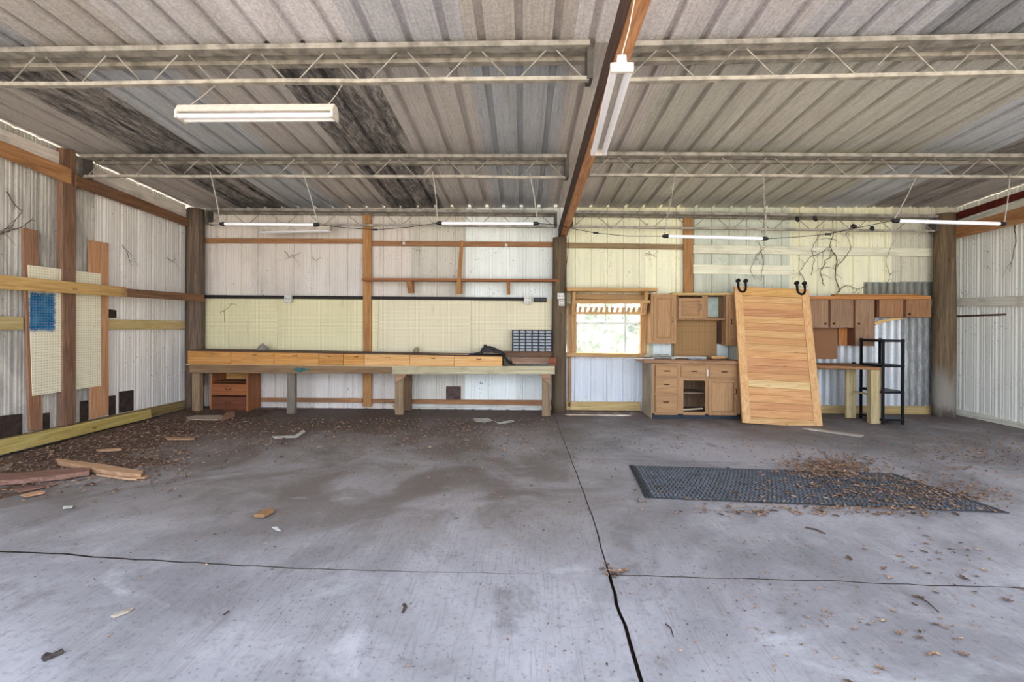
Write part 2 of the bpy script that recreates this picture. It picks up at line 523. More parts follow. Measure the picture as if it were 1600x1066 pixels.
# ------------------------------------------------------------------ ceiling: roof sheets
ceiling = structure('ceiling', (0, 0, 3.7))
ROOF_SHEET = lambda mold, c, sp=.35, dust=.32: galvanised(c, 'Y', mold, sp, .5, .2, dust)
sw = 0.945
x = -6.20; k = 0
slope_v = Vector((0, 1, -0.077)).normalized()
nrm = Vector((0, 0.077, 1)).normalized()
SEAM = 3.95
dull, gold, blu = (190, 182, 178), (192, 188, 178), (184, 186, 192)
tones = {0: (dull, 0), 1: (dull, .95), 2: (blu, .1), 3: (dull, 0), 4: (dull, .95), 5: (dull, .05), 6: (blu, 0), 7: (dull, 0),
         8: (gold, 0), 9: (gold, 0), 10: (gold, 0), 11: (gold, .1), 12: (blu, 0), 13: (dull, .5), 14: (dull, .2)}
while x < 7.9:
    c, mold = tones.get(k, (dull, 0))
    y0, y1 = SEAM - .06, 8.42
    L = (y1 - y0) / slope_v.y
    sheet('roof_sheet', ROOF_SHEET(mold, c), (x, y0, roof_z(y0) + (k % 2) * .003), (1, 0, 0), slope_v, nrm, sw + .012, L, L, ceiling, 3, .046)
    y0, y1 = 0.1, SEAM
    L = (y1 - y0) / slope_v.y
    c2 = [(200, 194, 198), (188, 186, 192), (178, 170, 166), (198, 192, 194)][k % 4]
    if k == 10: c2 = (140, 140, 146)
    sheet('roof_sheet', ROOF_SHEET(.35 if k in (0, 1, 11) else 0.0, c2, .6, .22), (x, y0, roof_z(y0) - .004 - (k % 2) * .003), (1, 0, 0), slope_v, nrm, sw + .012, L, L, ceiling, 3, .046)
    x += sw; k += 1

# ------------------------------------------------------------------ back wall
wall_back = structure('wall_back', (0, WALL_Y, 0))
pinkish, whitish, greenish, pale = (226, 214, 202), (234, 236, 230), (216, 220, 192), (240, 235, 203)
def wx(px, py=500): return PY(px, py, WALL_Y).x
def wz(px, py): return PY(px, py, WALL_Y).z
ztop = roof_z(WALL_Y) + 0.03
segs = [  # px0, px1, colour, dirt, pixel pieces (top,bottom) or None for full height
    (296, 390, pinkish, .55, None), (390, 474, pinkish, .6, None), (474, 558, (220, 210, 200), .5, None),
    (558, 642, pinkish, .55, None), (642, 726, (212, 204, 190), .5, None), (726, 806, whitish, .35, None),
    (806, 884, whitish, .35, None),
    (884, 1008, pale, .35, 'win'), (1008, 1068, pale, .4, None), (1068, 1150, (212, 215, 196), .6, None),
    (1150, 1232, (214, 216, 198), .6, None), (1232, 1318, pale, .4, None), (1318, 1392, pale, .4, None),
    (1392, 1502, (220, 214, 192), .5, None)]
for i, (a, b_, c, d, w) in enumerate(segs):
    x0, x1 = wx(a), wx(b_) + .012
    yy = WALL_Y + (i % 2) * .003
    pieces = [(-.01, ztop)]
    if w: pieces = [(wz(945, 474), ztop), (-.01, wz(945, 553))]
    for q, (z0, z1) in enumerate(pieces):
        cc = (226, 230, 236) if (w and q == 1) else c
        sheet('siding_sheet', siding(cc, 'Z', d, 0.0), (x0, yy, z0), (1, 0, 0), (0, 0, 1), (0, 1, 0), x1 - x0, z1 - z0, z1 - z0, wall_back)
BR = wood((140, 96, 62), (180, 130, 88), 'X', dirt=.3)
BRG = wood((128, 104, 74), (160, 136, 98), 'X', dirt=.4)
PINE = wood((176, 146, 92), (208, 182, 130), 'X', dirt=.2)
WHITE_X = wood((220, 214, 188), (242, 238, 214), 'X', dirt=.3, knots=.3)
TRIM_Z0 = wood((168, 126, 80), (200, 158, 108), 'Z', dirt=.2)
STUD = wood((150, 102, 58), (190, 140, 88), 'Z', dirt=.2)
GY = WALL_Y - .045
def girt(nm, mat, pts, Y=GY, t=.04): return pxslab(nm, mat, pts, 'Y', Y, t, wall_back)
girt('girt', BR, [(314, 372), (567, 373), (567, 380.5), (314, 380)])
girt('girt', BR, [(580, 376.5), (864, 378), (864, 386), (580, 384)])
girt('girt', BRG, [(884, 379), (1069, 382), (1069, 390), (884, 387)])
girt('girt', WHITE_X, [(1083, 383), (1464, 388), (1464, 401), (1083, 396)])
girt('girt', WHITE_X, [(1083, 413), (1240, 415), (1240, 430), (1083, 428)], GY + .02, .02)
girt('girt', BR, [(408, 622), (566, 623), (566, 629.5), (408, 628)])
girt('girt', BR, [(580, 624), (864, 626), (864, 634), (580, 630)])
girt('sill_board', PINE, [(884, 628), (1001, 628.5), (1001, 642), (884, 641)], GY, .045)
girt('sill_board', PINE, [(1150, 633), (1462, 635), (1462, 650), (1150, 646)], GY, .045)
girt('stud', STUD, [(567, 334), (580, 334), (580, 636), (567, 636)], WALL_Y - .10, .05)
girt('stud', STUD, [(1069, 335), (1083, 335), (1083, 460), (1069, 460)], WALL_Y - .10, .05)
girt('stud', TRIM_Z0, [(888, 476), (892.5, 476), (892.5, 640), (888, 640)], GY, .045)
# flashing left of the post and white blocks at the right
girt('block', WHITE_X, [(1455, 467), (1463, 467), (1463, 480), (1455, 480)], WALL_Y - .09, .04)
# white footing board seen under the sill
girt('base_strip', wood((200, 194, 180), (232, 228, 216), 'X', dirt=.5), [(640, 632), (864, 634), (864, 640), (640, 637)], WALL_Y - .01, .008)

# galvanised sheets over the right part of the wall
GALV = galvanised((206, 210, 214), 'Z', 0.0, .25, .4, .3, .2)
GALVD = galvanised((196, 198, 196), 'Z', 0.6, .25, .5, .3, .3)
for (a, b_, yt, yb, mt) in [(1262, 1366, 462, 640, GALV), (1362, 1410, 470, 640, GALV), (1408, 1463, 440, 640, GALVD)]:
    x0, x1, z0, z1 = R(a, yt, b_, yb, WALL_Y - .03)
    sheet('corrugated_sheet', mt, (x0, WALL_Y - .026 + (.004 if a == 1362 else 0), max(z0, .06)), (1, 0, 0), (0, 0, 1), (0, 1, 0), x1 - x0,
          z1 - max(z0, .06), z1 - max(z0, .06) + (-.02 if a != 1408 else 0), wall_back, None, .014, 'wave')
x0, x1, z0, z1 = R(1352, 441, 1462, 464, WALL_Y - .05)
sheet('corrugated_sheet', galvanised((160, 164, 150), 'Z', .5, .2, .5, .3, .5), (x0, WALL_Y - .034, z0), (1, 0, 0), (0, 0, 1), (0, 1, 0), x1 - x0, z1 - z0, z1 - z0, wall_back, None, .012, 'wave')
# rusty brown panel low on the wall
pxbox('patch_panel', plain((92, 72, 66), .8, 0, .3), (697, 604, 720, 625), WALL_Y - .012, .01, wall_back, .002)
for a, b_, c_ in [(640, 652, 632), (905, 935, 0)]:
    pass

# ------------------------------------------------------------------ left wall
wall_left = structure('wall_left', (LEFT_X, 4, 0))
yL = 0.2; i = 0
lw_cols = [(216, 208, 198), (216, 208, 198), (220, 212, 202), (214, 208, 196), (226, 218, 208), (218, 210, 198), (222, 214, 200), (238, 230, 220), (242, 234, 224)]
Yend = PX(289, 500, LEFT_X).y
wdt = (Yend - yL) / 9
for i in range(9):
    y0 = yL + wdt * i
    topA, topB = roof_z(y0) - .012, roof_z(y0 + wdt) - .012
    sheet('siding_sheet', siding(lw_cols[i], 'Z', .7 if i < 7 else .35, .42 if i < 7 else .10), (LEFT_X - (i % 2) * .003, y0, -.02), (0, 1, 0), (0, 0, 1), (-1, 0, 0),
          wdt + .01, topA + .02, topB + .02, wall_left, 3)
LY_BR = wood((150, 102, 62), (190, 140, 94), 'Y', dirt=.25)
LY_BRd = wood((108, 74, 52), (146, 106, 76), 'Y', dirt=.3)
LY_PINE = wood((186, 142, 82), (214, 176, 114), 'Y', dirt=.08)
LY_PINE2 = wood((184, 158, 104), (212, 188, 134), 'Y', dirt=.1)
LY_WHITE = wood((214, 198, 184), (244, 232, 218), 'Y', dirt=.4)
def lw(nm, mat, pts, X, t=.04, **k): return pxslab(nm, mat, pts, 'X', X, t, wall_left, **k)
lw('painted_board', LY_WHITE, [(-90, 162), (98, 240), (98, 262), (-90, 186)], LEFT_X + .05)
lw('painted_board', LY_WHITE, [(118, 249), (292, 326), (292, 346), (118, 270)], LEFT_X + .05)
lw('girt', LY_BR, [(-90, 183), (112, 264), (112, 288), (-90, 207)], LEFT_X + .14)
lw('girt', LY_BRd, [(119, 270), (298, 343), (298, 355), (119, 291)], LEFT_X + .14)
lw('girt', LY_PINE, [(-90, 420), (198, 449), (198, 464), (-90, 446)], LEFT_X + .20)
lw('girt', LY_BRd, [(198.5, 451), (320, 460.5), (320, 471.5), (198.5, 464)], LEFT_X + .38, .04)
lw('girt', LY_PINE2, [(-90, 492), (37, 495), (37, 515), (-90, 518)], LEFT_X + .05)
lw('girt', LY_PINE2, [(170, 499), (298, 502), (298, 514.5), (170, 515)], LEFT_X + .05)
lw('sill_board', wood((128, 104, 62), (164, 140, 90), 'Y', dirt=.3), [(-90, 706), (298, 624), (298, 637), (-90, 730)], LEFT_X + .05)
lw('stud', wood((112, 80, 62), (156, 118, 92), 'Z', dirt=.4), [(98, 231), (119, 236), (119, 662), (99, 667)], LEFT_X + .10, .09)
lw('corner_strip', plain((52, 50, 48), .8), [(285, 330), (306, 330), (306, 612), (285, 612)], LEFT_X - .035, .01)
for (a, b_, yt, yb) in [(-60, 35, 656, 700), (67, 78, 646, 680), (125, 138, 627, 664), (170, 181, 619, 650), (186, 209, 612, 646)]:
    lw('patch_panel', plain((70, 56, 50), .9, 0, .3), [(a, yt), (b_, yt - (b_ - a) * .1), (b_, yb - (b_ - a) * .2), (a, yb)], LEFT_X + .003, .004, bevel=.001)
lw('patch_panel', plain((66, 52, 46), .9, 0, .3), [(169, 483), (182, 485), (182, 497), (169, 497)], LEFT_X + .003, .004, bevel=.001)

# ------------------------------------------------------------------ right wall
wall_right = structure('wall_right', (RIGHT_X, 4, 0))
n = 9; y0r = .2; wr = (WALL_Y + .04 - y0r) / n
for i in range(n):
    y0 = y0r + wr * i
    topA, topB = roof_z(y0) - .006, roof_z(y0 + wr) - .006
    sheet('siding_sheet', siding((246, 244, 234) if i in (7, 8) else ((222, 220, 200) if i == 6 else (234, 230, 218)), 'Z', .22), (RIGHT_X + (i % 2) * .003, y0, -.02),
          (0, 1, 0), (0, 0, 1), (1, 0, 0), wr + .01, topA + .02, topB + .02, wall_right, 3)
def rw(nm, mat, pts, X, t=.04, **k): return pxslab(nm, mat, pts, 'X', X, t, wall_right, **k)
RWY = wood((212, 206, 188), (240, 236, 220), 'Y', dirt=.4)
rw('painted_board', RWY, [(1492, 350), (1690, 278), (1690, 302), (1492, 362)], RIGHT_X - .05)
rw('fascia_board', plain((104, 38, 26), .7, 0, .3), [(1492, 333), (1690, 268), (1690, 278), (1492, 345)], RIGHT_X - .03, .025)
rw('girt', LY_BR, [(1453, 366), (1690, 295), (1690, 326), (1453, 382)], RIGHT_X - .30)
rw('girt', RWY, [(1492, 466), (1690, 461), (1690, 478), (1492, 479)], RIGHT_X - .05)
rw('sill_board', RWY, [(1490, 638), (1690, 684), (1690, 702), (1490, 652)], RIGHT_X - .05)
rw('drip_strip', plain((96, 70, 56), .8, 0, .4), [(1492, 493), (1572, 490), (1572, 493), (1492, 496)], RIGHT_X - .004, .003, bevel=0)

# ------------------------------------------------------------------ window
OAK = wood((160, 120, 82), (182, 142, 102), 'X', grain=44, dirt=.1, knots=.1)
OAKZ = wood((160, 120, 82), (182, 142, 102), 'Z', grain=44, dirt=.1, knots=.1)
TRIM_X = wood((176, 132, 82), (208, 168, 116), 'X', dirt=.2)
TRIM_Z = wood((168, 126, 80), (200, 158, 108), 'Z', dirt=.25)
window = structure('window_1', (PY(945, 553, WALL_Y).x, WALL_Y, PY(945, 553, WALL_Y).z))
YF = WALL_Y - .06
pxbox('window_frame', TRIM_Z, (893, 474, 901, 554), YF, .08, window)
pxbox('window_frame', TRIM_Z, (1001, 474, 1011, 554), YF, .08, window)
pxbox('window_frame', TRIM_X, (893, 468, 1011, 474.5), YF, .08, window)
pxslab('window_sill', TRIM_X, [(882, 551), (1006, 553), (1006, 559), (882, 557.5)], 'Y', YF - .08, .13, window)
pxbox('meeting_rail', plain((214, 220, 214), .5), (901, 503.5, 1001, 507.5), WALL_Y + .005, .03, window, .002)
pxbox('muntin', plain((196, 204, 198), .5), (975.5, 476, 978, 552), WALL_Y + .012, .012, window, .001)
pxbox('muntin', plain((196, 204, 198), .5), (945.5, 476, 947, 504), WALL_Y + .012, .012, window, .001)
g = pxbox('glass_pane', glass_mat(), (901, 474, 1001, 553), WALL_Y + .03, .004, window, 0)

# rack in front of the window
rack = thing('window_rack', 'notched pale wooden rack with shelf top mounted over the window', 'rack', (PY(950, 490, 8).x, 8.0, PY(950, 490, 8).z))
pxbox('top_board', TRIM_X, (886, 449.5, 1028, 455), 7.90, .38, rack)
pxslab('back_board', wood((140, 108, 70), (176, 140, 96), 'X', dirt=.3), [(896, 459), (1012, 461), (1012, 469), (896, 467)], 'Y', 8.08, .03, rack)
pxbox('front_rail', TRIM_X, (894, 469, 1016, 474), 7.96, .04, rack)
pxbox('notched_rail', TRIM_X, (894, 487.5, 1010, 491.5), 8.10, .03, rack)
x0, x1, z0, z1 = R(901, 480, 1002, 488, 8.10)
nt = 12; w_ = (x1 - x0) / nt
for q in range(nt):
    xx = x0 + q * w_
    b = B().hexa([(xx + .30 * w_, 8.10, z0), (xx + .80 * w_, 8.10, z0), (xx + .80 * w_, 8.13, z0), (xx + .30 * w_, 8.13, z0)],
                 [(xx + .30 * w_ + .02, 8.10, z1), (xx + .80 * w_ + .02, 8.10, z1), (xx + .80 * w_ + .02, 8.13, z1), (xx + .30 * w_ + .02, 8.13, z1)])
    finish(b, 'rack_tooth', TRIM_Z, rack, .002)
for (a, c_) in ((894, 899), (1006, 1012)):
    X0, X1, Z0, Z1 = R(a, 456, c_, 492, 8.0)
    b = B().hexa([(X0, 7.93, Z1), (X0, 8.2, Z1), (X0, 8.2, Z0), (X0, 8.10, Z0), (X0, 7.97, Z1 - .16)],
                 [(X1, 7.93, Z1), (X1, 8.2, Z1), (X1, 8.2, Z0), (X1, 8.10, Z0), (X1, 7.97, Z1 - .16)])
    finish(b, 'side_bracket', TRIM_Z, rack, .003)

# ------------------------------------------------------------------ outside the window
GREEN = leafy((40, 74, 34), (96, 130, 70), 'green_leaves')
BARK = plain((98, 84, 70), .9, 0, .3)
def leafcloud(b, c, r, n, size, rr):
    lay = b.bm.faces.layers.float.get('tone') or b.bm.faces.layers.float.new('tone')
    for _ in range(n):
        while True:
            p = Vector((rr.uniform(-1, 1), rr.uniform(-1, 1), rr.uniform(-1, 1)))
            if p.length < 1: break
        p = Vector((p.x * r[0], p.y * r[1], p.z * r[2])) + Vector(c)
        a = Vector((rr.gauss(0, 1), rr.gauss(0, 1), rr.gauss(0, 1))).normalized()
        d = a.orthogonal().normalized(); s_ = size * rr.uniform(.6, 1.3)
        f = b.face(b.verts([p - a * s_, p + d * s_ * .4, p + a * s_, p - d * s_ * .4]))
        if f: f[lay] = rr.random()
rr = random.Random(11)
for (X, Y, h, lab) in [(1.95, 12.0, 2.0, 'leafy green bush outside, seen through left half of the window'),
                       (3.15, 12.4, 2.1, 'leafy green bush outside, seen through right edge of the window')]:
    t = thing('bush', lab, 'bush', (X, Y, -.1), 'bushes outside the window')
    b = B(); leafcloud(b, (X, Y, h * .55), (.62, .5, h * .42), 1700, .13, rr)
    finish(b, 'foliage', GREEN, t, kind='stuff')
    b = B()
    for q in range(4):
        b.tube([(X, Y, -.1), (X + rr.uniform(-.2, .2), Y + rr.uniform(-.2, .2), h * .4), (X + rr.uniform(-.5, .5), Y, h * .8)], [.03, .02, .01], 5)
    finish(b, 'stems', BARK, t, kind='stuff')
gp = thing('tree', 'broad tree crown outside, glimpsed at the top of the window', 'tree', (1.7, 16, -.1))
b = B(); leafcloud(b, (2.2, 16, 3.1), (2.6, 1.2, 1.0), 2200, .17, rr); finish(b, 'foliage', GREEN, gp, kind='stuff')
finish(B().tube([(1.7, 16, -.1), (1.6, 16.1, 2), (1.7, 16, 4)], [.16, .12, .06], 8), 'trunk', BARK, gp)

# ------------------------------------------------------------------ round poles
def pole(px, Y, r, pytop, lab, c1, c2, foot=0):
    cx = PY(px, 500, Y).x; zt = min(PY(px, pytop, Y).z, roof_z(Y) - .08)
    b = B(); rr = random.Random(int(px)); n = 16; seg = 14; rings = []
    for i in range(n + 1):
        z = zt * i / n; ring = []
        for k in range(seg):
            t = 2 * math.pi * k / seg
            R_ = r * (1.03 - .06 * i / n) * (1 + .05 * mnoise.noise(Vector((math.cos(t) * 2, math.sin(t) * 2, z * .8 + px))))
            ring.append((cx + R_ * math.cos(t), Y + R_ * math.sin(t), z))
        rings.append(b.verts(ring))
    for q, w in zip(rings, rings[1:]):
        for k in range(seg): b.face([q[k], q[(k + 1) % seg], w[(k + 1) % seg], w[k]])
    b.face(rings[0][::-1]); b.face(rings[-1])
    o = finish(b, 'timber_pole', wood(c1, c2, 'Z', dirt=.45, grain=24, rough=.85, foot=foot), None, smooth=True)
    return tag(o, lab, 'pole')
pole(305, 8.10, .145, 318, 'rough weathered round pole in the back left corner', (84, 68, 56), (122, 102, 86))
pole(874, 8.12, .128, 372, 'brown round pole in the middle of the back wall under the beam', (78, 64, 48), (114, 96, 74))
pole(1475, 8.10, .155, 335, 'round brown pole at the right end of the back wall, pale near its foot', (92, 74, 52), (130, 110, 84), 1)

# ------------------------------------------------------------------ roof beam
def beam_z(y): return CAMH + (560 - 0) * 0 + (y * (505 - 560) / F + 1501 / F * (7.9 / 7.9)) if False else CAMH + 1.55 + .077 * (8.15 - y)
bx0, bx1 = .62, .765
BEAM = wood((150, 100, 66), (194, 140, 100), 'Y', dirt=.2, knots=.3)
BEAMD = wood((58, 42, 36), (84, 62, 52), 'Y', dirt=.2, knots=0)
bt = thing('roof_beam', 'long brown timber beam with a dark left face, running front to back under the roof', 'beam', (.69, 4.2, 3.4))
for nm, a, c_, mt, hh in (('dark_left_strip', bx0, bx0 + .028, BEAMD, .17), ('timber', bx0 + .029, bx1, BEAM, .15)):  # thin strip down the beam's left side, coloured darker than the timber
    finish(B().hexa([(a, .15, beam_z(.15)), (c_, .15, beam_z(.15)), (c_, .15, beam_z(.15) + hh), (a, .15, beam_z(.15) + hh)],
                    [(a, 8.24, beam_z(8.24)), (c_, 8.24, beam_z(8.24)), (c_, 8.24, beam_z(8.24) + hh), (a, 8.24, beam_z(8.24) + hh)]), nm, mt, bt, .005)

# ------------------------------------------------------------------ roof trusses
TR_M = plain((158, 150, 140), .7, .1, .28, 9.0)
TR_L = plain((176, 166, 152), .8, 0, .25, 9.0)
DRK = plain((84, 78, 72), .8, 0, .2)
def truss(x0, x1, Y, zt, depth, lab, hat=True, scale=1.0, dz=0.0):
    t = thing('roof_truss', lab, 'truss', (x0, Y, zt - depth), 'steel bar trusses under the roof')
    e = dz
    def hexx(nm, y0, y1, za, zb, mat):
        b = B().hexa([(x0, y0, za), (x0, y1, za), (x0, y1, zb), (x0, y0, zb)],
                     [(x1, y0, za + e), (x1, y1, za + e), (x1, y1, zb + e), (x1, y0, zb + e)])
        return finish(b, nm, mat, t, .002)
    hexx('front_flange', Y - .06, Y + .045, zt, zt + .045, TR_M)
    hexx('top_chord', Y + .045, Y + .165, zt + .03, zt + .07, TR_M)
    hexx('rear_flange', Y + .165, Y + .24, zt - .004, zt + .035, TR_M)
    # bottom chord sags a little between its panel points
    n = max(2, round((x1 - x0) / .67)); p = (x1 - x0) / n
    r2 = random.Random(int(Y * 10 + x0)); pts = []
    for i in range(n + 1):
        pts.append((x0 + p * i, Y + .01, zt - depth + r2.uniform(-.008, .008) + e * i / n))
    b = B()
    for a, c in zip(pts, pts[1:]):
        b.rod(Vector(a), Vector(c), .05 * scale, .032 * scale)
    o = finish(b, 'bottom_chord', TR_L, t)
    up = finish(B().tube([(x0 + .03, Y + .02, zt - depth), (x0 + p / 2 - .03, Y + .02, zt + .02)], .0068, 5), 'web_rod', TR_M, t)
    dn = finish(B().tube([(x0 + p / 2 + .03, Y + .02, zt + .02), (x0 + p - .03, Y + .02, zt - depth)], .0068, 5), 'web_rod', TR_M, t)
    for i in range(1, n):
        dup(up, (p * i, 0, e * i / n), t); dup(dn, (p * i, 0, e * i / n), t)
    finish(B().box(x0 - .03, x0 + .02, Y - .03, Y + .12, zt - depth - .01, zt + .03), 'end_bracket', DRK, t, .003)
    finish(B().box(x1 - .02, x1 + .03, Y - .03, Y + .12, zt - depth + e - .01, zt + e + .03), 'end_bracket', DRK, t, .003)
def zt_at(px, py, Y): return PY(px, py, Y).z
mid1, mid2 = bx0 - .04, bx1 + .04
for (Y, dep, nm, l1, l2, r1, r2) in [
    (3.91, .255, 'nearest the camera', (0, 76), (940, 64), (990, 70), (1600, 58)),
    (5.97, .235, 'second from the back wall', (130, 242), (900, 242), (955, 238), (1600, 241)),
    (8.02, .225, 'against the back wall', (325, 330), (862, 334), (905, 334), (1460, 341))]:
    xs = max(LEFT_X + .12, PY(l1[0], l1[1], Y).x) if Y < 5 else PY(l1[0], l1[1], Y).x
    if Y < 5: xs = LEFT_X + .2
    zl = PY(*l1, Y).z; zr = PY(*l2, Y).z
    sl = (zr - zl) / (PY(*l2, Y).x - PY(*l1, Y).x)
    za = min(zl + sl * (xs - PY(*l1, Y).x), roof_z(Y + .2) - .085)
    truss(xs, mid1 - .03, Y, za, dep, 'dusty steel bar truss left of the beam, ' + nm, dz=sl * (mid1 - xs))
    zl = PY(*r1, Y).z; zr = PY(*r2, Y).z
    xe = RIGHT_X - .12 if Y < 7 else PY(1462, 338, Y).x
    sl = (zr - zl) / (PY(*r2, Y).x - PY(*r1, Y).x)
    za = min(zl, roof_z(Y + .2) - .085)
    truss(mid2 + .03, xe, Y, za, dep, 'dusty steel bar truss right of the beam, ' + nm, dz=min(.06, sl * (xe - mid2)))

# ================================================================== THINGS AGAINST THE BACK WALL
# ------------------------------------------------------------------ pegboards
PEG = pegboard((222, 212, 174), (150, 138, 104))
for (a, c_, lab) in [(320, 434, 'cream pegboard beside the left corner pole, above the workbench'),
                     (434, 591, 'cream pegboard crossed by the upright stud, above the workbench'),
                     (591, 736, 'cream pegboard right of the upright stud, above the workbench'),
                     (736, 862, 'cream pegboard behind the small parts organizer')]:
    x0, x1, z0, z1 = R(a, 467, c_, 566, WALL_Y - .058)
    PEG = pegboard((230, 220, 178), (160, 146, 112)) if a < 440 else pegboard((230, 218, 186), (160, 146, 116), dirt=.3)
    tag(box('pegboard', PEG, x0 + .002, x1 - .002, WALL_Y - .058, WALL_Y - .048, z0, PY((a + c_) / 2, 467, WALL_Y - .058).z, bevel=.001), lab, 'pegboard')
tag(pxslab('cable_strip', plain((38, 34, 32), .7), [(318, 461), (822, 465), (822, 470), (318, 466)], 'Y', WALL_Y - .098, .035, None, .002),
    'long dark strip along the top of the cream pegboards', 'strip')
# wall shelf
shelf = thing('wall_shelf', 'narrow brown wooden shelf with brackets on the upper back wall', 'shelf', (PY(720, 440, 8.05).x, 8.05, PY(720, 440, 8.05).z))
pxslab('shelf_board', wood((124, 72, 40), (160, 104, 64), 'X', dirt=.2), [(565, 434.5), (872, 436), (872, 440), (565, 438.5)], 'Y', 7.95, .20, shelf)
for (a, c_, yb) in [(637, 645, 458), (792, 797, 460), (868, 873, 458)]:
    X0, X1, Z0, Z1 = R(a, 440, c_, yb, 8.1)
    b = B().hexa([(X0, 7.98, Z1), (X0, 8.2, Z1), (X0, 8.2, Z0), (X0, 8.15, Z0)], [(X1, 7.98, Z1), (X1, 8.2, Z1), (X1, 8.2, Z0), (X1, 8.15, Z0)])
    finish(b, 'bracket', STUD, shelf, .003)
pxslab('brace', STUD, [(719, 376), (724, 376), (719, 460), (712, 460)], 'Y', 7.93, .03, shelf)
pxslab('bracket', STUD, [(713, 441), (721, 441), (721, 458), (714, 458)], 'Y', 8.0, .15, shelf)

# ------------------------------------------------------------------ workbench
BY = 7.68
BW1 = wood((116, 88, 62), (150, 120, 88), 'X', dirt=.5)
BW2 = wood((168, 156, 122), (200, 190, 158), 'X', dirt=.5)
LEGM = wood((128, 104, 76), (164, 138, 106), 'Z', dirt=.4)
x0, x1 = PY(296, 575, BY).x, PY(867, 575, BY).x
bench = thing('workbench', 'long rough wooden workbench along the left half of the back wall', 'workbench', ((x0 + x1) / 2, BY + .25, 0))
pxslab('apron', BW1, [(296, 570), (612, 573), (612, 584), (296, 583)], 'Y', BY, .045, bench)
pxslab('apron', BW2, [(612.5, 573), (867, 572), (867, 585), (612.5, 585)], 'Y', BY, .045, bench)
zb = PY(600, 573, BY).z
tb = B().box(x0, x1, BY + .05, WALL_Y - .105, zb - .05, zb - .003)
finish(tb, 'bench_top', wood((104, 82, 66), (140, 116, 96), 'X', dirt=.4), bench, .004)
def leg(rect, Y, mat=LEGM, tilt=0, par=bench, nm='leg'):
    a, yt, c_, yb = rect
    X0, X1, Z0, Z1 = R(a, yt, c_, yb, Y)
    b = B().hexa([(X0 + tilt, Y, 0), (X1 + tilt, Y, 0), (X1 + tilt, Y + .09, 0), (X0 + tilt, Y + .09, 0)],
                 [(X0, Y, Z1), (X1, Y, Z1), (X1, Y + .09, Z1), (X0, Y + .09, Z1)])
    return finish(b, nm, mat, par, .004)
leg((300, 583, 312, 650), BY + .05)
leg((448, 583, 460, 650), BY + .05, wood((110, 100, 88), (146, 134, 118), 'Z', dirt=.4))
leg((617, 583, 630, 650), BY + .05)
leg((847, 583, 860, 650), BY + .05)
leg((632, 585, 642, 641), 8.10, wood((104, 78, 56), (136, 106, 80), 'Z', dirt=.4))
WEA = wood((140, 104, 76), (184, 146, 114), 'X', dirt=.3)
pxslab('knee_brace', WEA, [(617, 583), (634, 583), (634, 588), (618, 600)], 'Y', BY + .02, .028, bench)
pxslab('knee_brace', WEA, [(841, 584), (860, 585), (860, 602), (850, 594)], 'Y', BY + .02, .028, bench)
pxslab('leg_block', WEA, [(613, 633), (618, 632), (618, 642), (616, 641)], 'Y', BY + .06, .03, bench)
pt = B()
c0 = PY(470, 578, BY - .002)
poly = []
for i in range(16):
    t = 2 * math.pi * i / 16; r_ = 1 + .25 * math.sin(3 * t + 1) + .12 * math.sin(7 * t)
    poly.append((c0.x + .125 * r_ * math.cos(t), BY - .002, c0.z + .036 * r_ * math.sin(t)))
pt.slab(poly, (0, .003, 0)); finish(pt, 'paint_splash', plain((62, 110, 108), .7, 0, .3, 30), bench, label='teal paint smear')

# drawer bank on the bench
DY = BY + .03
OR1 = wood((184, 124, 60), (214, 158, 92), 'X', dirt=.06, knots=.15)
OR2 = wood((206, 152, 92), (230, 182, 124), 'X', dirt=.04, knots=.25)
TOPD = wood((74, 50, 38), (104, 76, 58), 'X', dirt=.3)
bank = thing('drawer_bank', 'long low orange pine bank of drawers lying on the workbench', 'drawers', (PY(540, 571, DY).x, DY + .2, zb))
L0, L1 = PY(293, 560, DY), PY(785, 562, DY)
ztL, ztR = PY(293, 547, DY).z, PY(785, 556, DY).z
zcommon = (ztL + ztR) / 2
def ztop_at(x): return ztL + (ztR - ztL) * (x - L0.x) / (L1.x - L0.x)
YB = 8.17
b = B().hexa([(L0.x, DY + .022, zb), (L0.x, YB, zb), (L0.x, YB, ztL - .015), (L0.x, DY + .022, ztL - .015)],
             [(L1.x, DY + .022, zb), (L1.x, YB, zb), (L1.x, YB, ztR - .015), (L1.x, DY + .022, ztR - .015)])
finish(b, 'carcass', wood((96, 66, 42), (130, 92, 60), 'X'), bank)
b = B().hexa([(L0.x - .01, DY - .005, ztL - .014), (L0.x - .01, YB, ztL - .014), (L0.x - .01, YB, ztL), (L0.x - .01, DY - .005, ztL)],
             [(L1.x, DY - .005, ztR - .014), (L1.x, YB, ztR - .014), (L1.x, YB, ztR), (L1.x, DY - .005, ztR)])
finish(b, 'top_board', TOPD, bank, .002)
edges = [293, 360.5, 428, 498, 536.5, 569, 640, 710, 785]
BRASS = plain((190, 178, 150), .35, .8, .05)
pulls = [332, 398, 461, 515, 557, 606, 677, 748]
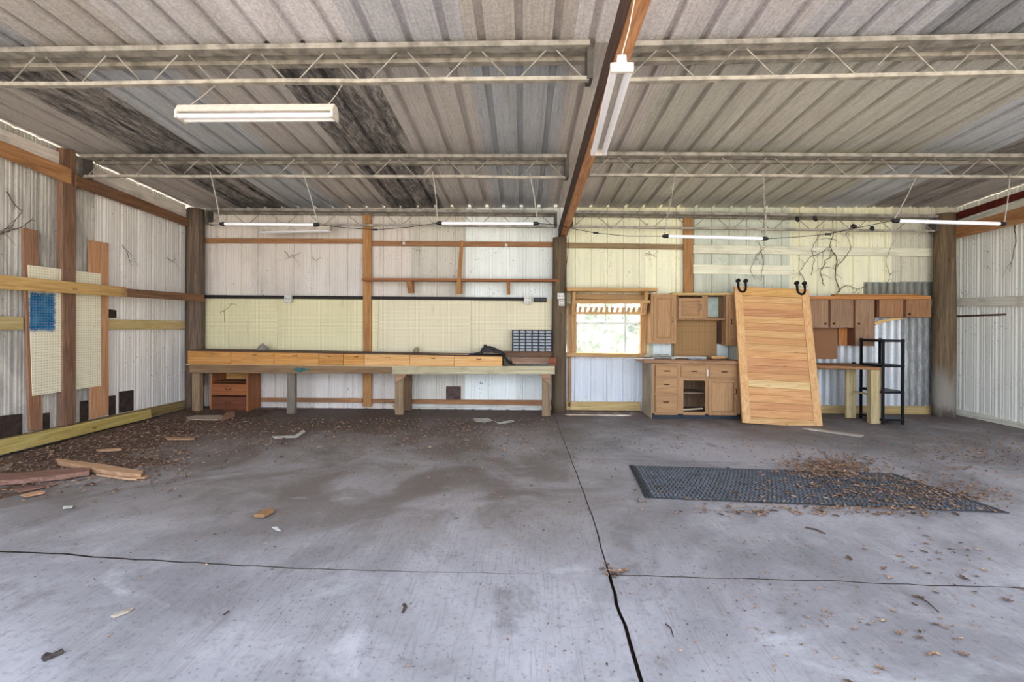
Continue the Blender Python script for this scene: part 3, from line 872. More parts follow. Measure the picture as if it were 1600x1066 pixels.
for i, (a, c_) in enumerate(zip(edges, edges[1:])):
    xa, xb = PY(a, 560, DY).x + .004, PY(c_, 560, DY).x - .004
    b = B().hexa([(xa, DY, zb + .012), (xa, DY + .02, zb + .012), (xa, DY + .02, ztop_at(xa) - .018), (xa, DY, ztop_at(xa) - .018)],
                 [(xb, DY, zb + .012), (xb, DY + .02, zb + .012), (xb, DY + .02, ztop_at(xb) - .018), (xb, DY, ztop_at(xb) - .018)])
    d = finish(b, 'drawer', OR1 if i < 5 else OR2, bank, .002)
    X = PY(pulls[i], 555, DY).x; Z = ztop_at(X) - .055
    pb = B()
    for sgn in (-1, 1):
        pb.tube([(X + sgn * .035, DY, Z), (X + sgn * .03, DY - .02, Z - .006), (X + sgn * .008, DY - .022, Z - .012)], .006, 6)
    pb.tube([(X - .01, DY - .022, Z - .012), (X + .01, DY - .022, Z - .012)], .006, 6)
    finish(pb, 'drawer_pull', BRASS if i < 2 or i == 5 else plain((120, 92, 60), .5, .5), d)
b = B().box(L0.x - .02, L1.x, DY - .018, DY + .01, zb - .001, zb + .010)
finish(b, 'base_strip', wood((206, 190, 150), (232, 222, 190), 'X', dirt=.4), bank, .002)

# pale plank and tray at the right end
tray = thing('bench_tray', 'open wooden tray end of the bench with pinkish board, beside the middle pole', 'tray', (PY(825, 565, 7.9).x, 7.95, zb))
pxbox('back_rail', wood((92, 66, 48), (124, 94, 72), 'X', dirt=.3), (785, 549, 863, 558), 8.14, .04, tray)
xA, xB = PY(797, 565, 8).x, PY(858, 565, 8).x
b = B().slab([PY(797, 559, 8.12), PY(860, 558.5, 8.12), PY(857, 567, 7.9), PY(801, 567, 7.9)], (0, 0.01, -.015))
finish(b, 'sloping_board', wood((184, 146, 122), (214, 178, 152), 'X', dirt=.1), tray, .002)
pxbox('end_block', wood((120, 62, 42), (150, 88, 62), 'X'), (858, 559, 869, 571.5), 7.72, .09, tray)

rr = random.Random(3)
def crumple(nm, lab, cat, cx, cy, z0, wx_, wy_, h, mat, seed, n=9):
    b = B(); g = []
    for j in range(n):
        row = []
        for i in range(n):
            u, v = i / (n - 1) * 2 - 1, j / (n - 1) * 2 - 1
            e = max(0, 1 - (abs(u) ** 2.2 + abs(v) ** 2.2) * .8)
            zz = h * (e ** .6) * (.55 + .9 * abs(mnoise.noise(Vector((u * 2.1 + seed, v * 2.1, seed)))))
            row.append((cx + u * wx_ + .12 * wx_ * mnoise.noise(Vector((v * 3, seed, u))), cy + v * wy_, z0 + zz))
        g.append(row)
    top = [b.verts(r) for r in g]
    bot = [b.verts([(x, y, z0) for x, y, z in r]) for r in g]
    for j in range(n - 1):
        for i in range(n - 1):
            b.face([top[j][i], top[j][i + 1], top[j + 1][i + 1], top[j + 1][i]])
            b.face([bot[j][i], bot[j + 1][i], bot[j + 1][i + 1], bot[j][i + 1]])
    for i in range(n - 1):
        b.face([top[0][i], bot[0][i], bot[0][i + 1], top[0][i + 1]]); b.face([top[-1][i], top[-1][i + 1], bot[-1][i + 1], bot[-1][i]])
        b.face([top[i][0], top[i + 1][0], bot[i + 1][0], bot[i][0]]); b.face([top[i][-1], bot[i][-1], bot[i + 1][-1], top[i + 1][-1]])
    return tag(finish(b, nm, mat, None), lab, cat)
p = PY(411, 548, 8.0)
crumple('crumpled_rag', 'small grey white crumpled rag on the left part of the drawer bank', 'rag', p.x, 8.0, ztop_at(p.x), .09, .06, .12, plain((150, 142, 128), .9, 0, .3), 2.1)
p = PY(652, 545, 8.05)
b = B(); b.tube([(p.x - .03, 8.05, ztop_at(p.x)), (p.x - .03, 8.05, ztop_at(p.x) + .03), (p.x, 8.05, ztop_at(p.x) + .07), (p.x + .02, 8.05, ztop_at(p.x) + .09)], [.035, .05, .05, .02], 10)
tag(finish(b, 'sponge', plain((178, 158, 118), .9, 0, .3), None, smooth=True), 'small round tan sponge on the drawer bank right of the stud', 'sponge')
b = B().box(PY(680, 551, 7.8).x, PY(737, 551, 7.8).x, 7.78, 7.84, ztop_at(0) - .002, ztop_at(0) + .022)
tag(finish(b, 'wood_strip', wood((196, 160, 130), (222, 190, 160), 'X', dirt=.1), None, .003), 'short pale strip of wood lying on the drawer bank', 'wood')
CLOTH = plain((66, 62, 62), .95, 0, .35, 30)
p = PY(772, 550, 7.86)
# dark cloth: one draped grid over the end of the drawer bank, hanging to the bench
b = B(); rows = []
prof = [(-.42, .004), (-.34, .012), (-.27, .02), (-.22, .03), (-.18, .09), (-.15, .145), (-.11, .135), (-.06, .115), (-.01, .10), (.05, .085), (.10, .065), (.145, .05), (.18, .02), (.205, -.03), (.235, -.075), (.26, -.11), (.285, -.135), (.33, -.155), (.37, -.165)]
zc = ztop_at(L1.x)
NR = 11
for j in range(NR):
    row = []; q_ = j / (NR - 1)
    for i, (u, h) in enumerate(prof):
        env = .45 + .55 * math.sin(math.pi * q_) ** .5
        fold = 1 + .28 * math.sin(j * 2.3 + i * .9) * (1 if 3 < i < 12 else .3)
        hh = h if h < .03 else h * env * fold
        row.append((L1.x - .17 + u + .02 * math.sin(j * 1.7 + i * .6), 7.72 + q_ * .36 + .015 * math.sin(i * 1.3 + j), max(zc + hh + .006 * math.sin(i * 2.6 + j * 2.1) + .008 if i < 12 else zc + hh, zb + .009)))
    rows.append(row)
top = [b.verts(r) for r in rows]; bot = [b.verts([(x, y, z - .007) for x, y, z in r]) for r in rows]
for j in range(NR - 1):
    for i in range(len(prof) - 1):
        b.face([top[j][i], top[j][i + 1], top[j + 1][i + 1], top[j + 1][i]]); b.face([bot[j][i], bot[j + 1][i], bot[j + 1][i + 1], bot[j][i + 1]])
for i in range(len(prof) - 1):
    b.face([top[0][i], bot[0][i], bot[0][i + 1], top[0][i + 1]]); b.face([top[-1][i], top[-1][i + 1], bot[-1][i + 1], bot[-1][i]])
for j in range(NR - 1):
    b.face([top[j][0], top[j + 1][0], bot[j + 1][0], bot[j][0]]); b.face([top[j][-1], bot[j][-1], bot[j + 1][-1], top[j + 1][-1]])
tag(finish(b, 'dark_cloth', CLOTH), 'dark grey crumpled cloth draped over the right end of the drawer bank', 'cloth')

# parts organizer
OY = 8.05
x0, x1, z0, z1 = R(801, 516, 862, 549, OY)
z0 = PY(830, 549.2, OY).z
org = thing('parts_organizer', 'black organizer with rows of small grey drawers on the pegboard', 'organizer', ((x0 + x1) / 2, OY + .08, z0))
BLK = plain((28, 28, 30), .5); GRY = plain((176, 182, 188), .4, 0, .15)
box('back_panel', BLK, x0, x1, OY + .13, OY + .15, z0, z1, org, .001)
cw = (x1 - x0) / 6
for i in range(7):
    X = x0 + cw * i; box('divider', BLK, X - .011, X + .011, OY - .004, OY + .13, z0, z1, org, .001)
rh = (z1 - z0) / 7
dr0 = None
for r_ in range(7):
    for i in range(6):
        X = x0 + cw * i + .013; Z = z0 + rh * r_ + .004
        if dr0 is None:
            b = B().hexa([(X, OY, Z), (X + cw - .026, OY, Z), (X + cw - .026, OY + .12, Z), (X, OY + .12, Z)],
                         [(X, OY + .012, Z + rh * .62), (X + cw - .026, OY + .012, Z + rh * .62), (X + cw - .026, OY + .12, Z + rh * .75), (X, OY + .12, Z + rh * .75)])
            b.box(X + .02, X + cw - .046, OY - .012, OY + .004, Z + rh * .12, Z + rh * .3)
            dr0 = finish(b, 'small_drawer', GRY, org); bX, bZ = X, Z
        else: dup(dr0, (X - bX, 0, Z - bZ), org)

# outlets and boxes
WHT = plain((214, 210, 200), .5, 0, .1)
def outlet(rect, Y, lab, nm='outlet_box', gang=2):
    x0, x1, z0, z1 = R(*rect, Y)
    t = thing(nm, lab, 'outlet', ((x0 + x1) / 2, Y + .02, z0))
    box('housing', WHT, x0, x1, Y, Y + .045, z0, z1, t, .004)
    for i in range(2):
        for j in range(gang):
            cx = x0 + (x1 - x0) * (.3 + .4 * i); cz = z0 + (z1 - z0) * ((j + .5) / gang)
            box('socket', plain((150, 146, 138), .5), cx - .012, cx + .012, Y - .004, Y + .002, cz - .012, cz + .012, t, .002)
outlet((444, 461, 455, 473), WALL_Y - .15, 'small grey white outlet box at the top of the left pegboards', gang=1)
outlet((819, 463, 830, 475), WALL_Y - .15, 'white outlet box at the right end of the dark strip')
outlet((871, 458, 882, 467.5), 7.94, 'white junction box high on the middle pole', 'junction_box', 1)
outlet((873, 468.5, 882, 478), 7.94, 'white four socket outlet on the middle pole below the junction box')
ps = thing('power_strip', 'short black power strip at the top right corner of the pegboards', 'power strip', (PY(843, 470, 8.2).x, 8.2, PY(843, 470, 8.2).z))
pxbox('body', BLK, (834, 465, 854, 472), 8.19, .04, ps)
for i in range(4): pxbox('socket', plain((70, 70, 72), .5), (836 + i * 4.5, 467, 838.5 + i * 4.5, 470), 8.182, .01, ps, .001)

# ------------------------------------------------------------------ small drawer stand under the bench
NY = 7.86
RW = wood((134, 80, 48), (166, 108, 68), 'Z', dirt=.1, knots=.1); RX = wood((130, 74, 42), (162, 100, 58), 'X', dirt=.1, knots=.1)
RDK = wood((96, 52, 32), (126, 74, 48), 'X', dirt=.1, knots=.1)
x0, x1, z0, z1 = R(328, 584, 387, 644, NY); z0 = 0; z1 = zb - .06; y1 = NY + .40
ns = thing('drawer_stand', 'small reddish brown two drawer stand under the left end of the workbench', 'cabinet', ((x0 + x1) / 2, NY + .2, 0))
box('side_panel', RW, x0, x0 + .03, NY, y1, z0, z1, ns); box('side_panel', RW, x1 - .03, x1, NY, y1, z0, z1, ns)
box('back_panel', wood((176, 124, 66), (204, 154, 92), 'X', knots=0), x0 + .03, x1 - .03, y1 - .015, y1, .05, z1, ns)
zs = PY(357, 598, NY).z
box('shelf_board', RDK, x0 + .03, x1 - .03, NY + .01, y1 - .015, zs, zs + .015, ns)
box('base_panel', RDK, x0 + .03, x1 - .03, NY + .01, y1 - .015, .0, .03, ns)
for (yt, yb, mt) in [(600, 618, RX), (620, 642, RDK)]:
    X0, X1, Z0, Z1 = R(333, yt, 383, yb, NY); Z0 = max(Z0, .035); Z1 = min(Z1, zs - .003)
    d = box('drawer', mt, x0 + .034, x1 - .034, NY - .006, NY + .3, Z0, Z1, ns)
    cx = (x0 + x1) / 2; cz = (Z0 + Z1) / 2 + .01
    finish(B().tube([(cx - .05, NY - .006, cz + .01), (cx - .03, NY - .03, cz - .006), (cx + .03, NY - .03, cz - .006), (cx + .05, NY - .006, cz + .01)], .005, 6), 'drawer_pull', plain((58, 44, 36), .5, .6), d)

# ------------------------------------------------------------------ base cabinet
CY = 7.62
CBACK = WALL_Y - .10
OAKD = wood((130, 96, 66), (160, 124, 90), 'Z', dirt=.25, knots=.1)
x0, x1 = PY(1019, 600, CY).x, PY(1156, 600, CY).x
bc = thing('base_cabinet', 'worn oak base cabinet with drawers and a missing middle door, right of the window', 'cabinet', ((x0 + x1) / 2, CY + .3, 0))
zc0, zc1 = .09, PY(1087, 569, CY).z
box('side_panel', wood((156, 138, 112), (184, 168, 142), 'Z', dirt=.4), x0 - .012, x0, CY + .0, CBACK, .0, zc1, bc)
box('side_panel', OAKZ, x1, x1 + .012, CY, CBACK, .09, zc1, bc)
box('back_panel', wood((120, 92, 68), (150, 118, 90), 'Z', dirt=.3), x0, x1, CBACK - .015, CBACK, .09, zc1, bc)
box('bottom_panel', wood((92, 78, 66), (120, 102, 88), 'X', dirt=.4), x0, x1, CY + .02, CBACK - .015, .09, .105, bc)
box('toe_board', plain((52, 56, 66), .7), x0, x1, CY + .07, CY + .085, 0, .09, bc)
def fpx(px): return PY(px, 600, CY).x
def fz(py): return PY(1087, py, CY).z
# face frame
for a, c_ in ((1019, 1023), (1059, 1068), (1102, 1108), (1151, 1156)):
    box('face_stile', OAKZ, fpx(a), fpx(c_), CY, CY + .02, .09, zc1, bc, .001)
for a, c_, y0_, y1_ in ((1068, 1102, 569, 572), (1023, 1059, 569, 572), (1108, 1151, 569, 572), (1023, 1059, 588, 592), (1068, 1102, 589, 595), (1108, 1151, 589, 594), (1023, 1059, 614, 618), (1023, 1059, 645, 649), (1068, 1102, 644, 649), (1108, 1151, 645, 649)):
    box('face_rail', OAK, fpx(a), fpx(c_), CY + .001, CY + .019, fz(y1_), fz(y0_), bc, .001)
PULL = plain((44, 36, 32), .45, .6)
def pull(X, Z, Y, par, vert=False, L=.085):
    h = L / 2
    if vert: pts = [(X, Y, Z - h), (X, Y - .028, Z - h * .8), (X, Y - .028, Z + h * .8), (X, Y, Z + h)]
    else: pts = [(X - h, Y, Z), (X - h * .8, Y - .028, Z), (X + h * .8, Y - .028, Z), (X + h, Y, Z)]
    return finish(B().tube(pts, .007, 6), 'door_pull' if vert else 'drawer_pull', PULL, par)
def raised(nm, mat, x0, x1, z0, z1, Y, par, fr=.045, flat=False):
    """front with a bevelled field"""
    b = B()
    if flat:
        b.box(x0, x1, Y - .018, Y, z0, z1)
        d = finish(b, nm, mat, par, .006, seg=2)
        finish(B().box(x0 + .02, x1 - .02, Y - .021, Y - .017, z0 + .02, z1 - .02), 'raised_field', mat, d, .002)
        return d
    b.box(x0, x0 + fr, Y - .02, Y, z0, z1); b.box(x1 - fr, x1, Y - .02, Y, z0, z1)
    b.box(x0 + fr, x1 - fr, Y - .02, Y, z0, z0 + fr); b.box(x0 + fr, x1 - fr, Y - .02, Y, z1 - fr, z1)
    d = finish(b, nm, mat, par, .003)
    a = [(x0 + fr, Y - .001, z0 + fr), (x1 - fr, Y - .001, z0 + fr), (x1 - fr, Y - .001, z1 - fr), (x0 + fr, Y - .001, z1 - fr)]
    g_ = .03
    c_ = [(x0 + fr + g_, Y - .017, z0 + fr + g_), (x1 - fr - g_, Y - .017, z0 + fr + g_), (x1 - fr - g_, Y - .017, z1 - fr - g_), (x0 + fr + g_, Y - .017, z1 - fr - g_)]
    bb = B(); va = bb.verts(a); vc = bb.verts(c_); vb = bb.verts([(x, Y - .0002, z) for x, y, z in a])
    bb.face(vc)
    for i in range(4):
        j = (i + 1) % 4; bb.face([va[i], va[j], vc[j], vc[i]]); bb.face([vb[i], vb[j], va[j], va[i]])
    bb.face(vb)
    finish(bb, 'raised_panel', mat, d)
    return d
for (a, c_, yt, yb, pp) in [(1023.5, 1058.5, 571.5, 589, (1042, 580)), (1023.5, 1058.5, 591.5, 615, (1041, 601)), (1023.5, 1058.5, 617.5, 646, (1040, 628)),
                            (1063, 1103, 571.5, 590, (1084, 580)), (1107, 1152, 571.5, 591, (1131, 580.5))]:
    d = raised('drawer', OAK, fpx(a), fpx(c_), fz(yb), fz(yt), CY, bc, flat=True)
    pull(fpx(pp[0]), fz(pp[1]), CY - .018, d)
d = raised('cabinet_door', OAKZ, fpx(1107), fpx(1151), fz(648), fz(593), CY, bc)
pull(fpx(1148.5), fz(611), CY - .02, d, True)
box('inner_shelf', wood((110, 88, 68), (140, 116, 92), 'X', dirt=.3), fpx(1062), fpx(1108), CY + .15, CBACK - .02, fz(618), fz(615.5), bc, .002)
pl = finish(B().slab([(fpx(1069), CY + .03, fz(640)), (fpx(1100), CY + .03, fz(638)), (fpx(1100), CY + .03, fz(640)), (fpx(1069), CY + .03, fz(642.5))], (0, .02, 0)), 'loose_strip', wood((170, 150, 120), (200, 180, 150), 'X'), bc)
pxslab('countertop', wood((136, 98, 70), (176, 136, 102), 'X', dirt=.3), [(1006, 562), (1157, 564), (1157, 570), (1006, 567.5)], 'Y', CY - .03, CBACK - CY + .03, bc, .006)
sp = B(); c0 = (fpx(1106), CY - .02, fz(581))
sp.slab([(c0[0] - .02, CY - .002, c0[2] + .06), (c0[0] + .002, CY - .002, c0[2] + .03), (c0[0] + .03, CY - .002, c0[2] - .05), (c0[0] - .02, CY - .002, c0[2] - .08)], (0, .003, 0))
finish(sp, 'paint_splash', plain((222, 214, 200), .8), bc, label='white paint drip')
ctz = PY(1080, 563, CY - .03).z + .003
# clutter on the counter
WP = plain((206, 204, 196), .7, 0, .15); GP = plain((150, 148, 144), .6, 0, .2)
p = PY(940, 558, 7.72)
b = B().tube([PY(970, 560, 7.62) * 1, PY(1012, 559, 7.72), PY(1024, 557, 7.78)], .009, 6)
cl = [('white_trim_strip', 'thin white strip projecting left from the oak counter over the window sill', 'trim', (955, 1022), 7.70, .022, .016, WP, 0),
      ('metal_tray', 'flat grey metal tray on the left of the oak counter', 'tray', (1022, 1052), 7.85, .22, .03, GP, 0),
      ('white_board', 'long white painted board lying across the oak counter', 'board', (1050, 1104), 7.95, .07, .03, WP, 0),
      ('grey_box', 'flat white and grey box lying in front on the oak counter', 'box', (1076, 1104), 7.72, .10, .022, GP, 0),
      ('wood_offcut', 'tan wood offcut on the right of the oak counter', 'wood', (1112, 1135), 7.90, .10, .045, TRIM_X, 0)]
for nm, lab, cat, (a, c_), Y, dy, h, mt, _ in cl:
    X0, X1 = PY(a, 558, Y).x, PY(c_, 558, Y).x
    tag(finish(B().box(X0, X1, Y, Y + dy, ctz, ctz + h), nm, mt, None, .004), lab, cat)
X = PY(1052, 558, 7.68).x
tag(finish(B().tube([(X - .02, 7.68, ctz + .02), (X + .03, 7.70, ctz + .02)], [.018, .018], 10), 'paint_roller_sleeve', WP), 'tiny white cylinder at the front of the oak counter', 'roller')
X0 = PY(1035, 556, 7.9).x
b = B().tube([(X0 - .22, 7.8, ctz + .05), (X0 - .12, 7.86, ctz + .07), (X0, 7.9, ctz + .06), (X0 + .12, 7.93, ctz + .065)], .012, 6)
b.tube([(X0 - .10, 7.90, ctz + .045), (X0 + .1, 7.87, ctz + .05)], .010, 6)
tag(finish(b, 'metal_rods', plain((190, 188, 180), .5, .4), None), 'pale metal rods lying on the grey tray', 'rods')

# backsplash: white blocks and brown pegboard
PEGB = pegboard((158, 122, 80), (104, 78, 48), dirt=.15)
x0, x1, z0, z1 = R(1053, 500, 1123, 562, 8.19)
tag(box('brown_pegboard', PEGB, x0, x1, 8.19, 8.2, ctz + .001, PY(1088, 495, 8.19).z, bevel=.001), 'brown pegboard above the oak counter', 'pegboard')
WB = siding((208, 216, 214), 'Z', .2)
for (a, c_, yt, yb, lab) in [(1020, 1048, 537, 561, 'white panel below the tall oak wall cabinet'), (1120, 1137, 538, 558, 'small white panel at the right end of the oak counter')]:
    x0, x1, z0, z1 = R(a, yt, c_, yb, 8.18)
    tag(box('white_sheet', WB, x0, x1, 8.172, 8.184, ctz + .001, z1, bevel=.001), lab, 'panel')

# ------------------------------------------------------------------ oak wall cabinets
UY = 7.97; UB = WALL_Y - .06
def up(nm, lab, rect):
    x0, x1, z0, z1 = R(*rect, UY)
    return thing(nm, lab, 'cabinet', ((x0 + x1) / 2, UY + .15, z0)), x0, x1, z0, z1
t, x0, x1, z0, z1 = up('wall_cabinet', 'tall narrow oak wall cabinet right beside the window', (1017, 459, 1057, 537))
box('carcass', OAKZ, x0, x1, UY, UB, z0, z1, t)
xa, xb, za, zb2 = R(1021, 462, 1053, 533, UY)
d = raised('cabinet_door', OAKZ, xa, xb, za, zb2, UY, t, .05)
pull(PY(1052, 500, UY).x - .02, PY(1052, 500, UY).z, UY - .02, d, True)
t, x0, x1, z0, z1 = up('wall_cabinet', 'short oak wall cabinet with one door and an open compartment', (1058, 461, 1133, 500))
for nm, q in [('top_panel', (x0, x1, UY, UB, z1 - .02, z1)), ('bottom_panel', (x0, x1, UY, UB, z0, z0 + .025)), ('side_panel', (x0, x0 + .02, UY, UB, z0 + .025, z1 - .02)),
              ('side_panel', (x1 - .015, x1, UY, UB, z0 + .025, z1 - .02)), ('back_panel', (x0 + .02, x1 - .015, UB - .01, UB, z0 + .025, z1 - .02))]:
    box(nm, OAKD, *q, t)
xm = PY(1097, 480, UY).x
box('divider', OAKZ, xm, xm + .1, UY, UY + .02, z0 + .025, z1 - .02, t)
xa, xb, za, zb2 = R(1060, 466, 1097, 498, UY)
d = raised('cabinet_door', OAK, xa, xb, za, zb2, UY - .001, t, .05)
pull(PY(1094, 480, UY).x, PY(1094, 480, UY).z, UY - .021, d, True)
xa, xb, za, zb2 = R(1109, 468, 1132, 496, UY + .12)
box('grey_liner', plain((176, 190, 180), .5), xa, xb, UB - .03, UB - .012, z0 + .03, z1 - .025, t, .001)
t, x0, x1, z0, z1 = up('wall_cabinet', 'narrow oak wall cabinet half hidden behind the leaning barn door', (1134, 461, 1163, 540))
box('carcass', OAKZ, x0, x1, UY, UB, z0, z1, t)
xa, xb, za, zb2 = R(1137, 466, 1161, 536, UY)
d = raised('cabinet_door', OAKZ, xa, xb, za, zb2, UY, t, .045)
pull(xa + .05, PY(1143, 503, UY).z, UY - .02, d, True)
x0, x1, z0, z1 = R(1123, 501, 1134, 537, 8.1)
tag(box('dark_filler_panel', plain((66, 46, 36), .7), x0, x1, 8.14, 8.18, z0, PY(1128, 501, 8.14).z - .02, bevel=.001), 'dark brown filler panel beside the brown pegboard', 'panel')
t = pxslab('top_trim_board', wood((176, 142, 84), (206, 174, 112), 'X', dirt=.2), [(1050, 457.5), (1150, 457.5), (1150, 461), (1050, 461)], 'Y', UY - .01, .27, None)
tag(t, 'yellowish board laid on top of the oak wall cabinets', 'board')

# ------------------------------------------------------------------ laminate wall cabinets on the right
LAM = wood((140, 106, 80), (164, 130, 102), 'Z', grain=40, dirt=.25, knots=0)
LAM2 = wood((146, 102, 68), (170, 126, 90), 'Z', grain=40, dirt=.1, knots=0)
KNOB = plain((54, 40, 32), .5, .4)
specs = [((1247, 468, 1296, 512), 'brown laminate wall cabinet half behind the barn door', [(1252, 1294)], [(1289, 506)], LAM),
         ((1296, 468, 1335, 512), 'square brown laminate wall cabinet beside the tall one', [(1298, 1333)], [(1302, 506)], LAM),
         ((1335, 468, 1367, 541), 'tallest brown laminate wall cabinet with its lower edge worn', [(1337, 1366)], [(1341, 506)], LAM),
         ((1370, 468, 1413, 496), 'low brown laminate wall cabinet above the black rack', [(1374, 1411)], [], LAM2),
         ((1413, 467, 1455, 496), 'low brown laminate wall cabinet nearest the right pole', [(1416, 1455)], [(1420, 491)], LAM2)]
for rect, lab, doors, knobs, mt in specs:
    x0, x1, z0, z1 = R(*rect, UY + .02)
    t = thing('laminate_cabinet', lab, 'cabinet', ((x0 + x1) / 2, UY + .15, z0))
    box('carcass', wood((100, 62, 42), (126, 82, 58), 'Z', knots=0), x0 + .003, x1 - .003, UY + .02, UB, z0, z1, t)
    for a, c_ in doors:
        xa, xb = PY(a, 490, UY).x, PY(c_, 490, UY).x
        d = box('cabinet_door', mt, xa, xb, UY, UY + .018, z0 + .002, z1 - .004, t, .003)
        for kx, ky in knobs:
            p = PY(kx, ky, UY)
            finish(B().tube([(p.x, UY, p.z), (p.x, UY - .012, p.z), (p.x, UY - .016, p.z), (p.x, UY - .03, p.z)], [.007, .007, .018, .014], 10), 'knob', KNOB, d)
tb = pxslab('top_trim_board', wood((168, 106, 56), (196, 136, 80), 'X', dirt=.15), [(1262, 463), (1455, 462), (1455, 467.5), (1262, 468)], 'Y', UY - .06, .28, None)
tag(tb, 'orange brown cornice board on top of the laminate wall cabinets', 'board')
tb = pxslab('loose_batten', wood((150, 100, 56), (180, 130, 80), 'X', dirt=.15), [(1304, 459.5), (1440, 459), (1440, 462), (1304, 462.5)], 'Y', UY + .0, .10, None)
tag(tb, 'thin batten lying on the cornice board', 'board')
x0, x1, z0, z1 = R(1268, 513, 1311, 563, 8.15)
tag(box('hardboard_panel', pegboard((150, 106, 74), (112, 78, 52), dirt=.1), x0, x1, 8.19, 8.2, z0 + .02, z1, bevel=.001), 'brown hardboard panel between the barn door and bare metal', 'panel')
tag(pxslab('plywood_scrap', wood((150, 92, 42), (196, 134, 76), 'Z', dirt=.2, knots=.6), [(1310, 513), (1336, 513), (1336, 540), (1311, 540)], 'Y', 8.17, .012, None, .001),
    'square orange plywood scrap under the laminate cabinets', 'plywood')
b = B()
pts = [PY(1366, 505, UY), PY(1372, 501, UY), PY(1392, 498, UY), PY(1412, 496.8, UY), PY(1412, 498.5, UY), PY(1390, 502, UY), PY(1368, 508, UY)]
b.slab(pts, (0, .02, 0))
tag(finish(b, 'splintered_board', wood((196, 152, 96), (226, 188, 132), 'X', dirt=0), None, .001), 'splintered pale strip hanging below the low laminate cabinet', 'board')

# ------------------------------------------------------------------ right counter
rc = thing('side_counter', 'brown counter on two pale posts between the barn door and the black rack', 'counter', (PY(1330, 600, 7.7).x, 7.75, 0))
zt_ = .905
pA, pB = PZ(1277, 570, zt_), PY(1383, 571, 7.36)
xa = PY(1262, 570, 7.72).x; xb = PY(1383, 571, 7.36).x
b = B().hexa([(xa, 7.72, zt_ - .045), (xb, 7.37, zt_ - .045), (xb + .15, WALL_Y - .12, zt_ - .045), (xa, WALL_Y - .12, zt_ - .045)],
             [(xa, 7.72, zt_), (xb, 7.37, zt_), (xb + .15, WALL_Y - .12, zt_), (xa, WALL_Y - .12, zt_)])
finish(b, 'counter_top', wood((136, 92, 58), (172, 124, 84), 'X', dirt=.3), rc, .005)
PP = wood((178, 156, 110), (208, 188, 144), 'Z', dirt=.25)
def post(px0, px1, Y, dpt, zt__):
    X0, X1 = PY(px0, 620, Y).x, PY(px1, 620, Y).x
    return finish(B().box(X0, X1, Y, Y + dpt, 0, zt__), 'leg', PP, rc, .005)
post(1361, 1377, 7.40, .09, zt_ - .046); post(1323, 1338, 7.84, .05, zt_ - .046)
X0 = PY(1331, 617, 7.86).x; X1 = PY(1361, 622, 7.45).x
b = B().hexa([(X0, 7.89, .44), (X1 + .0, 7.50, .44), (X1 + .05, 7.62, .44), (X0 + .05, 7.98, .44)], [(X0, 7.89, .465), (X1 + .0, 7.50, .465), (X1 + .05, 7.62, .465), (X0 + .05, 7.98, .465)])
finish(b, 'cross_board', PP, rc, .003)
box('wall_cleat', PP, xa + .1, xb + .1, WALL_Y - .12, WALL_Y - .075, zt_ - .12, zt_ - .046, rc)
p = PY(1333, 562, 8.0)
tag(finish(B().tube([(p.x - .02, 7.98, zt_ + .012), (p.x + .02, 7.98, zt_ + .012)], [.02, .02], 8), 'hardware_lump', KNOB), 'small dark knob lying on the side counter', 'knob')

# ------------------------------------------------------------------ black rack
RKX = [PY(1379, 600, 7.36).x + .012, PY(1411, 600, 7.36).x]; RKY = [7.36, 7.84]
rk = thing('metal_shelf_rack', 'four tier black metal shelf rack standing by the right end of the counter', 'shelf rack', ((RKX[0] + RKX[1]) / 2, 7.6, 0))
BK = plain((26, 28, 32), .45, .3)
rkz = PY(1395, 530, 7.36).z
RKX = [RKX[0] + .0, RKX[1]]
for X in RKX:
    for Y in RKY:
        b = B().box(X - .02, X + .02, Y - .003, Y + .003, 0, rkz); b.box(X - .003, X + .003, Y, Y + (.036 if Y < 7.5 else -.036), 0, rkz)
        o = finish(b, 'post', BK, rk)
for py in (531.5, 571, 612, 655):
    Z = PY(1395, py, 7.36).z; Z = max(Z, .05)
    dz_ = .012
    b = B().box(RKX[0] - .02, RKX[1] + .02, RKY[0] + .004, RKY[1] - .004, Z - .006, Z)
    for (a, c_, e, f_) in [(RKX[0] - .02, RKX[1] + .02, RKY[0] - .008, RKY[0] - .003), (RKX[0] - .02, RKX[1] + .02, RKY[1] + .003, RKY[1] + .008)]:
        b.box(a, c_, e, f_, Z - .032, Z + .002)
    for X in (RKX[0] - .026, RKX[1] + .021): b.box(X, X + .005, RKY[0], RKY[1], Z - .032, Z + .002)
    finish(b, 'shelf_tray', BK, rk)

# ------------------------------------------------------------------ barn door
BL = PZ(1161, 663, 0); BRr = PZ(1286, 666.5, 0)
TY = 7.80
TL = PY(1147, 445, TY); TRr = PY(1264, 455, TY)
ex = ((BRr - BL).normalized() + (TRr - TL).normalized()).normalized()
mb, mt_ = (BL + BRr) / 2, (TL + TRr) / 2
ez = (mt_ - mb); H = ez.length; ez.normalize()
ex = (ex - ez * ex.dot(ez)).normalized(); ey = ez.cross(ex)
Wd = ((BRr - BL).length + (TRr - TL).length) / 2 * .995
T3 = .04
DC1 = (210, 164, 110)
door = thing('barn_door', 'large sliding door of horizontal cedar planks leaning against the wall cabinets', 'door', mb)
def dp(u, v, w): return mb + ex * u + ez * v + ey * (w)      # w>0 is away from the camera
def dbox(nm, mat, u0, u1, v0, v1, w0, w1, par=door, bev=.003):
    b = B().hexa([dp(u0, v0, w0), dp(u1, v0, w0), dp(u1, v0, w1), dp(u0, v0, w1)], [dp(u0, v1, w0), dp(u1, v1, w0), dp(u1, v1, w1), dp(u0, v1, w1)])
    return finish(b, nm, mat, par, bev)
STL = wood((200, 150, 96), (224, 180, 128), 'Z', dirt=.0, knots=.1)
h2 = Wd / 2; st = .125
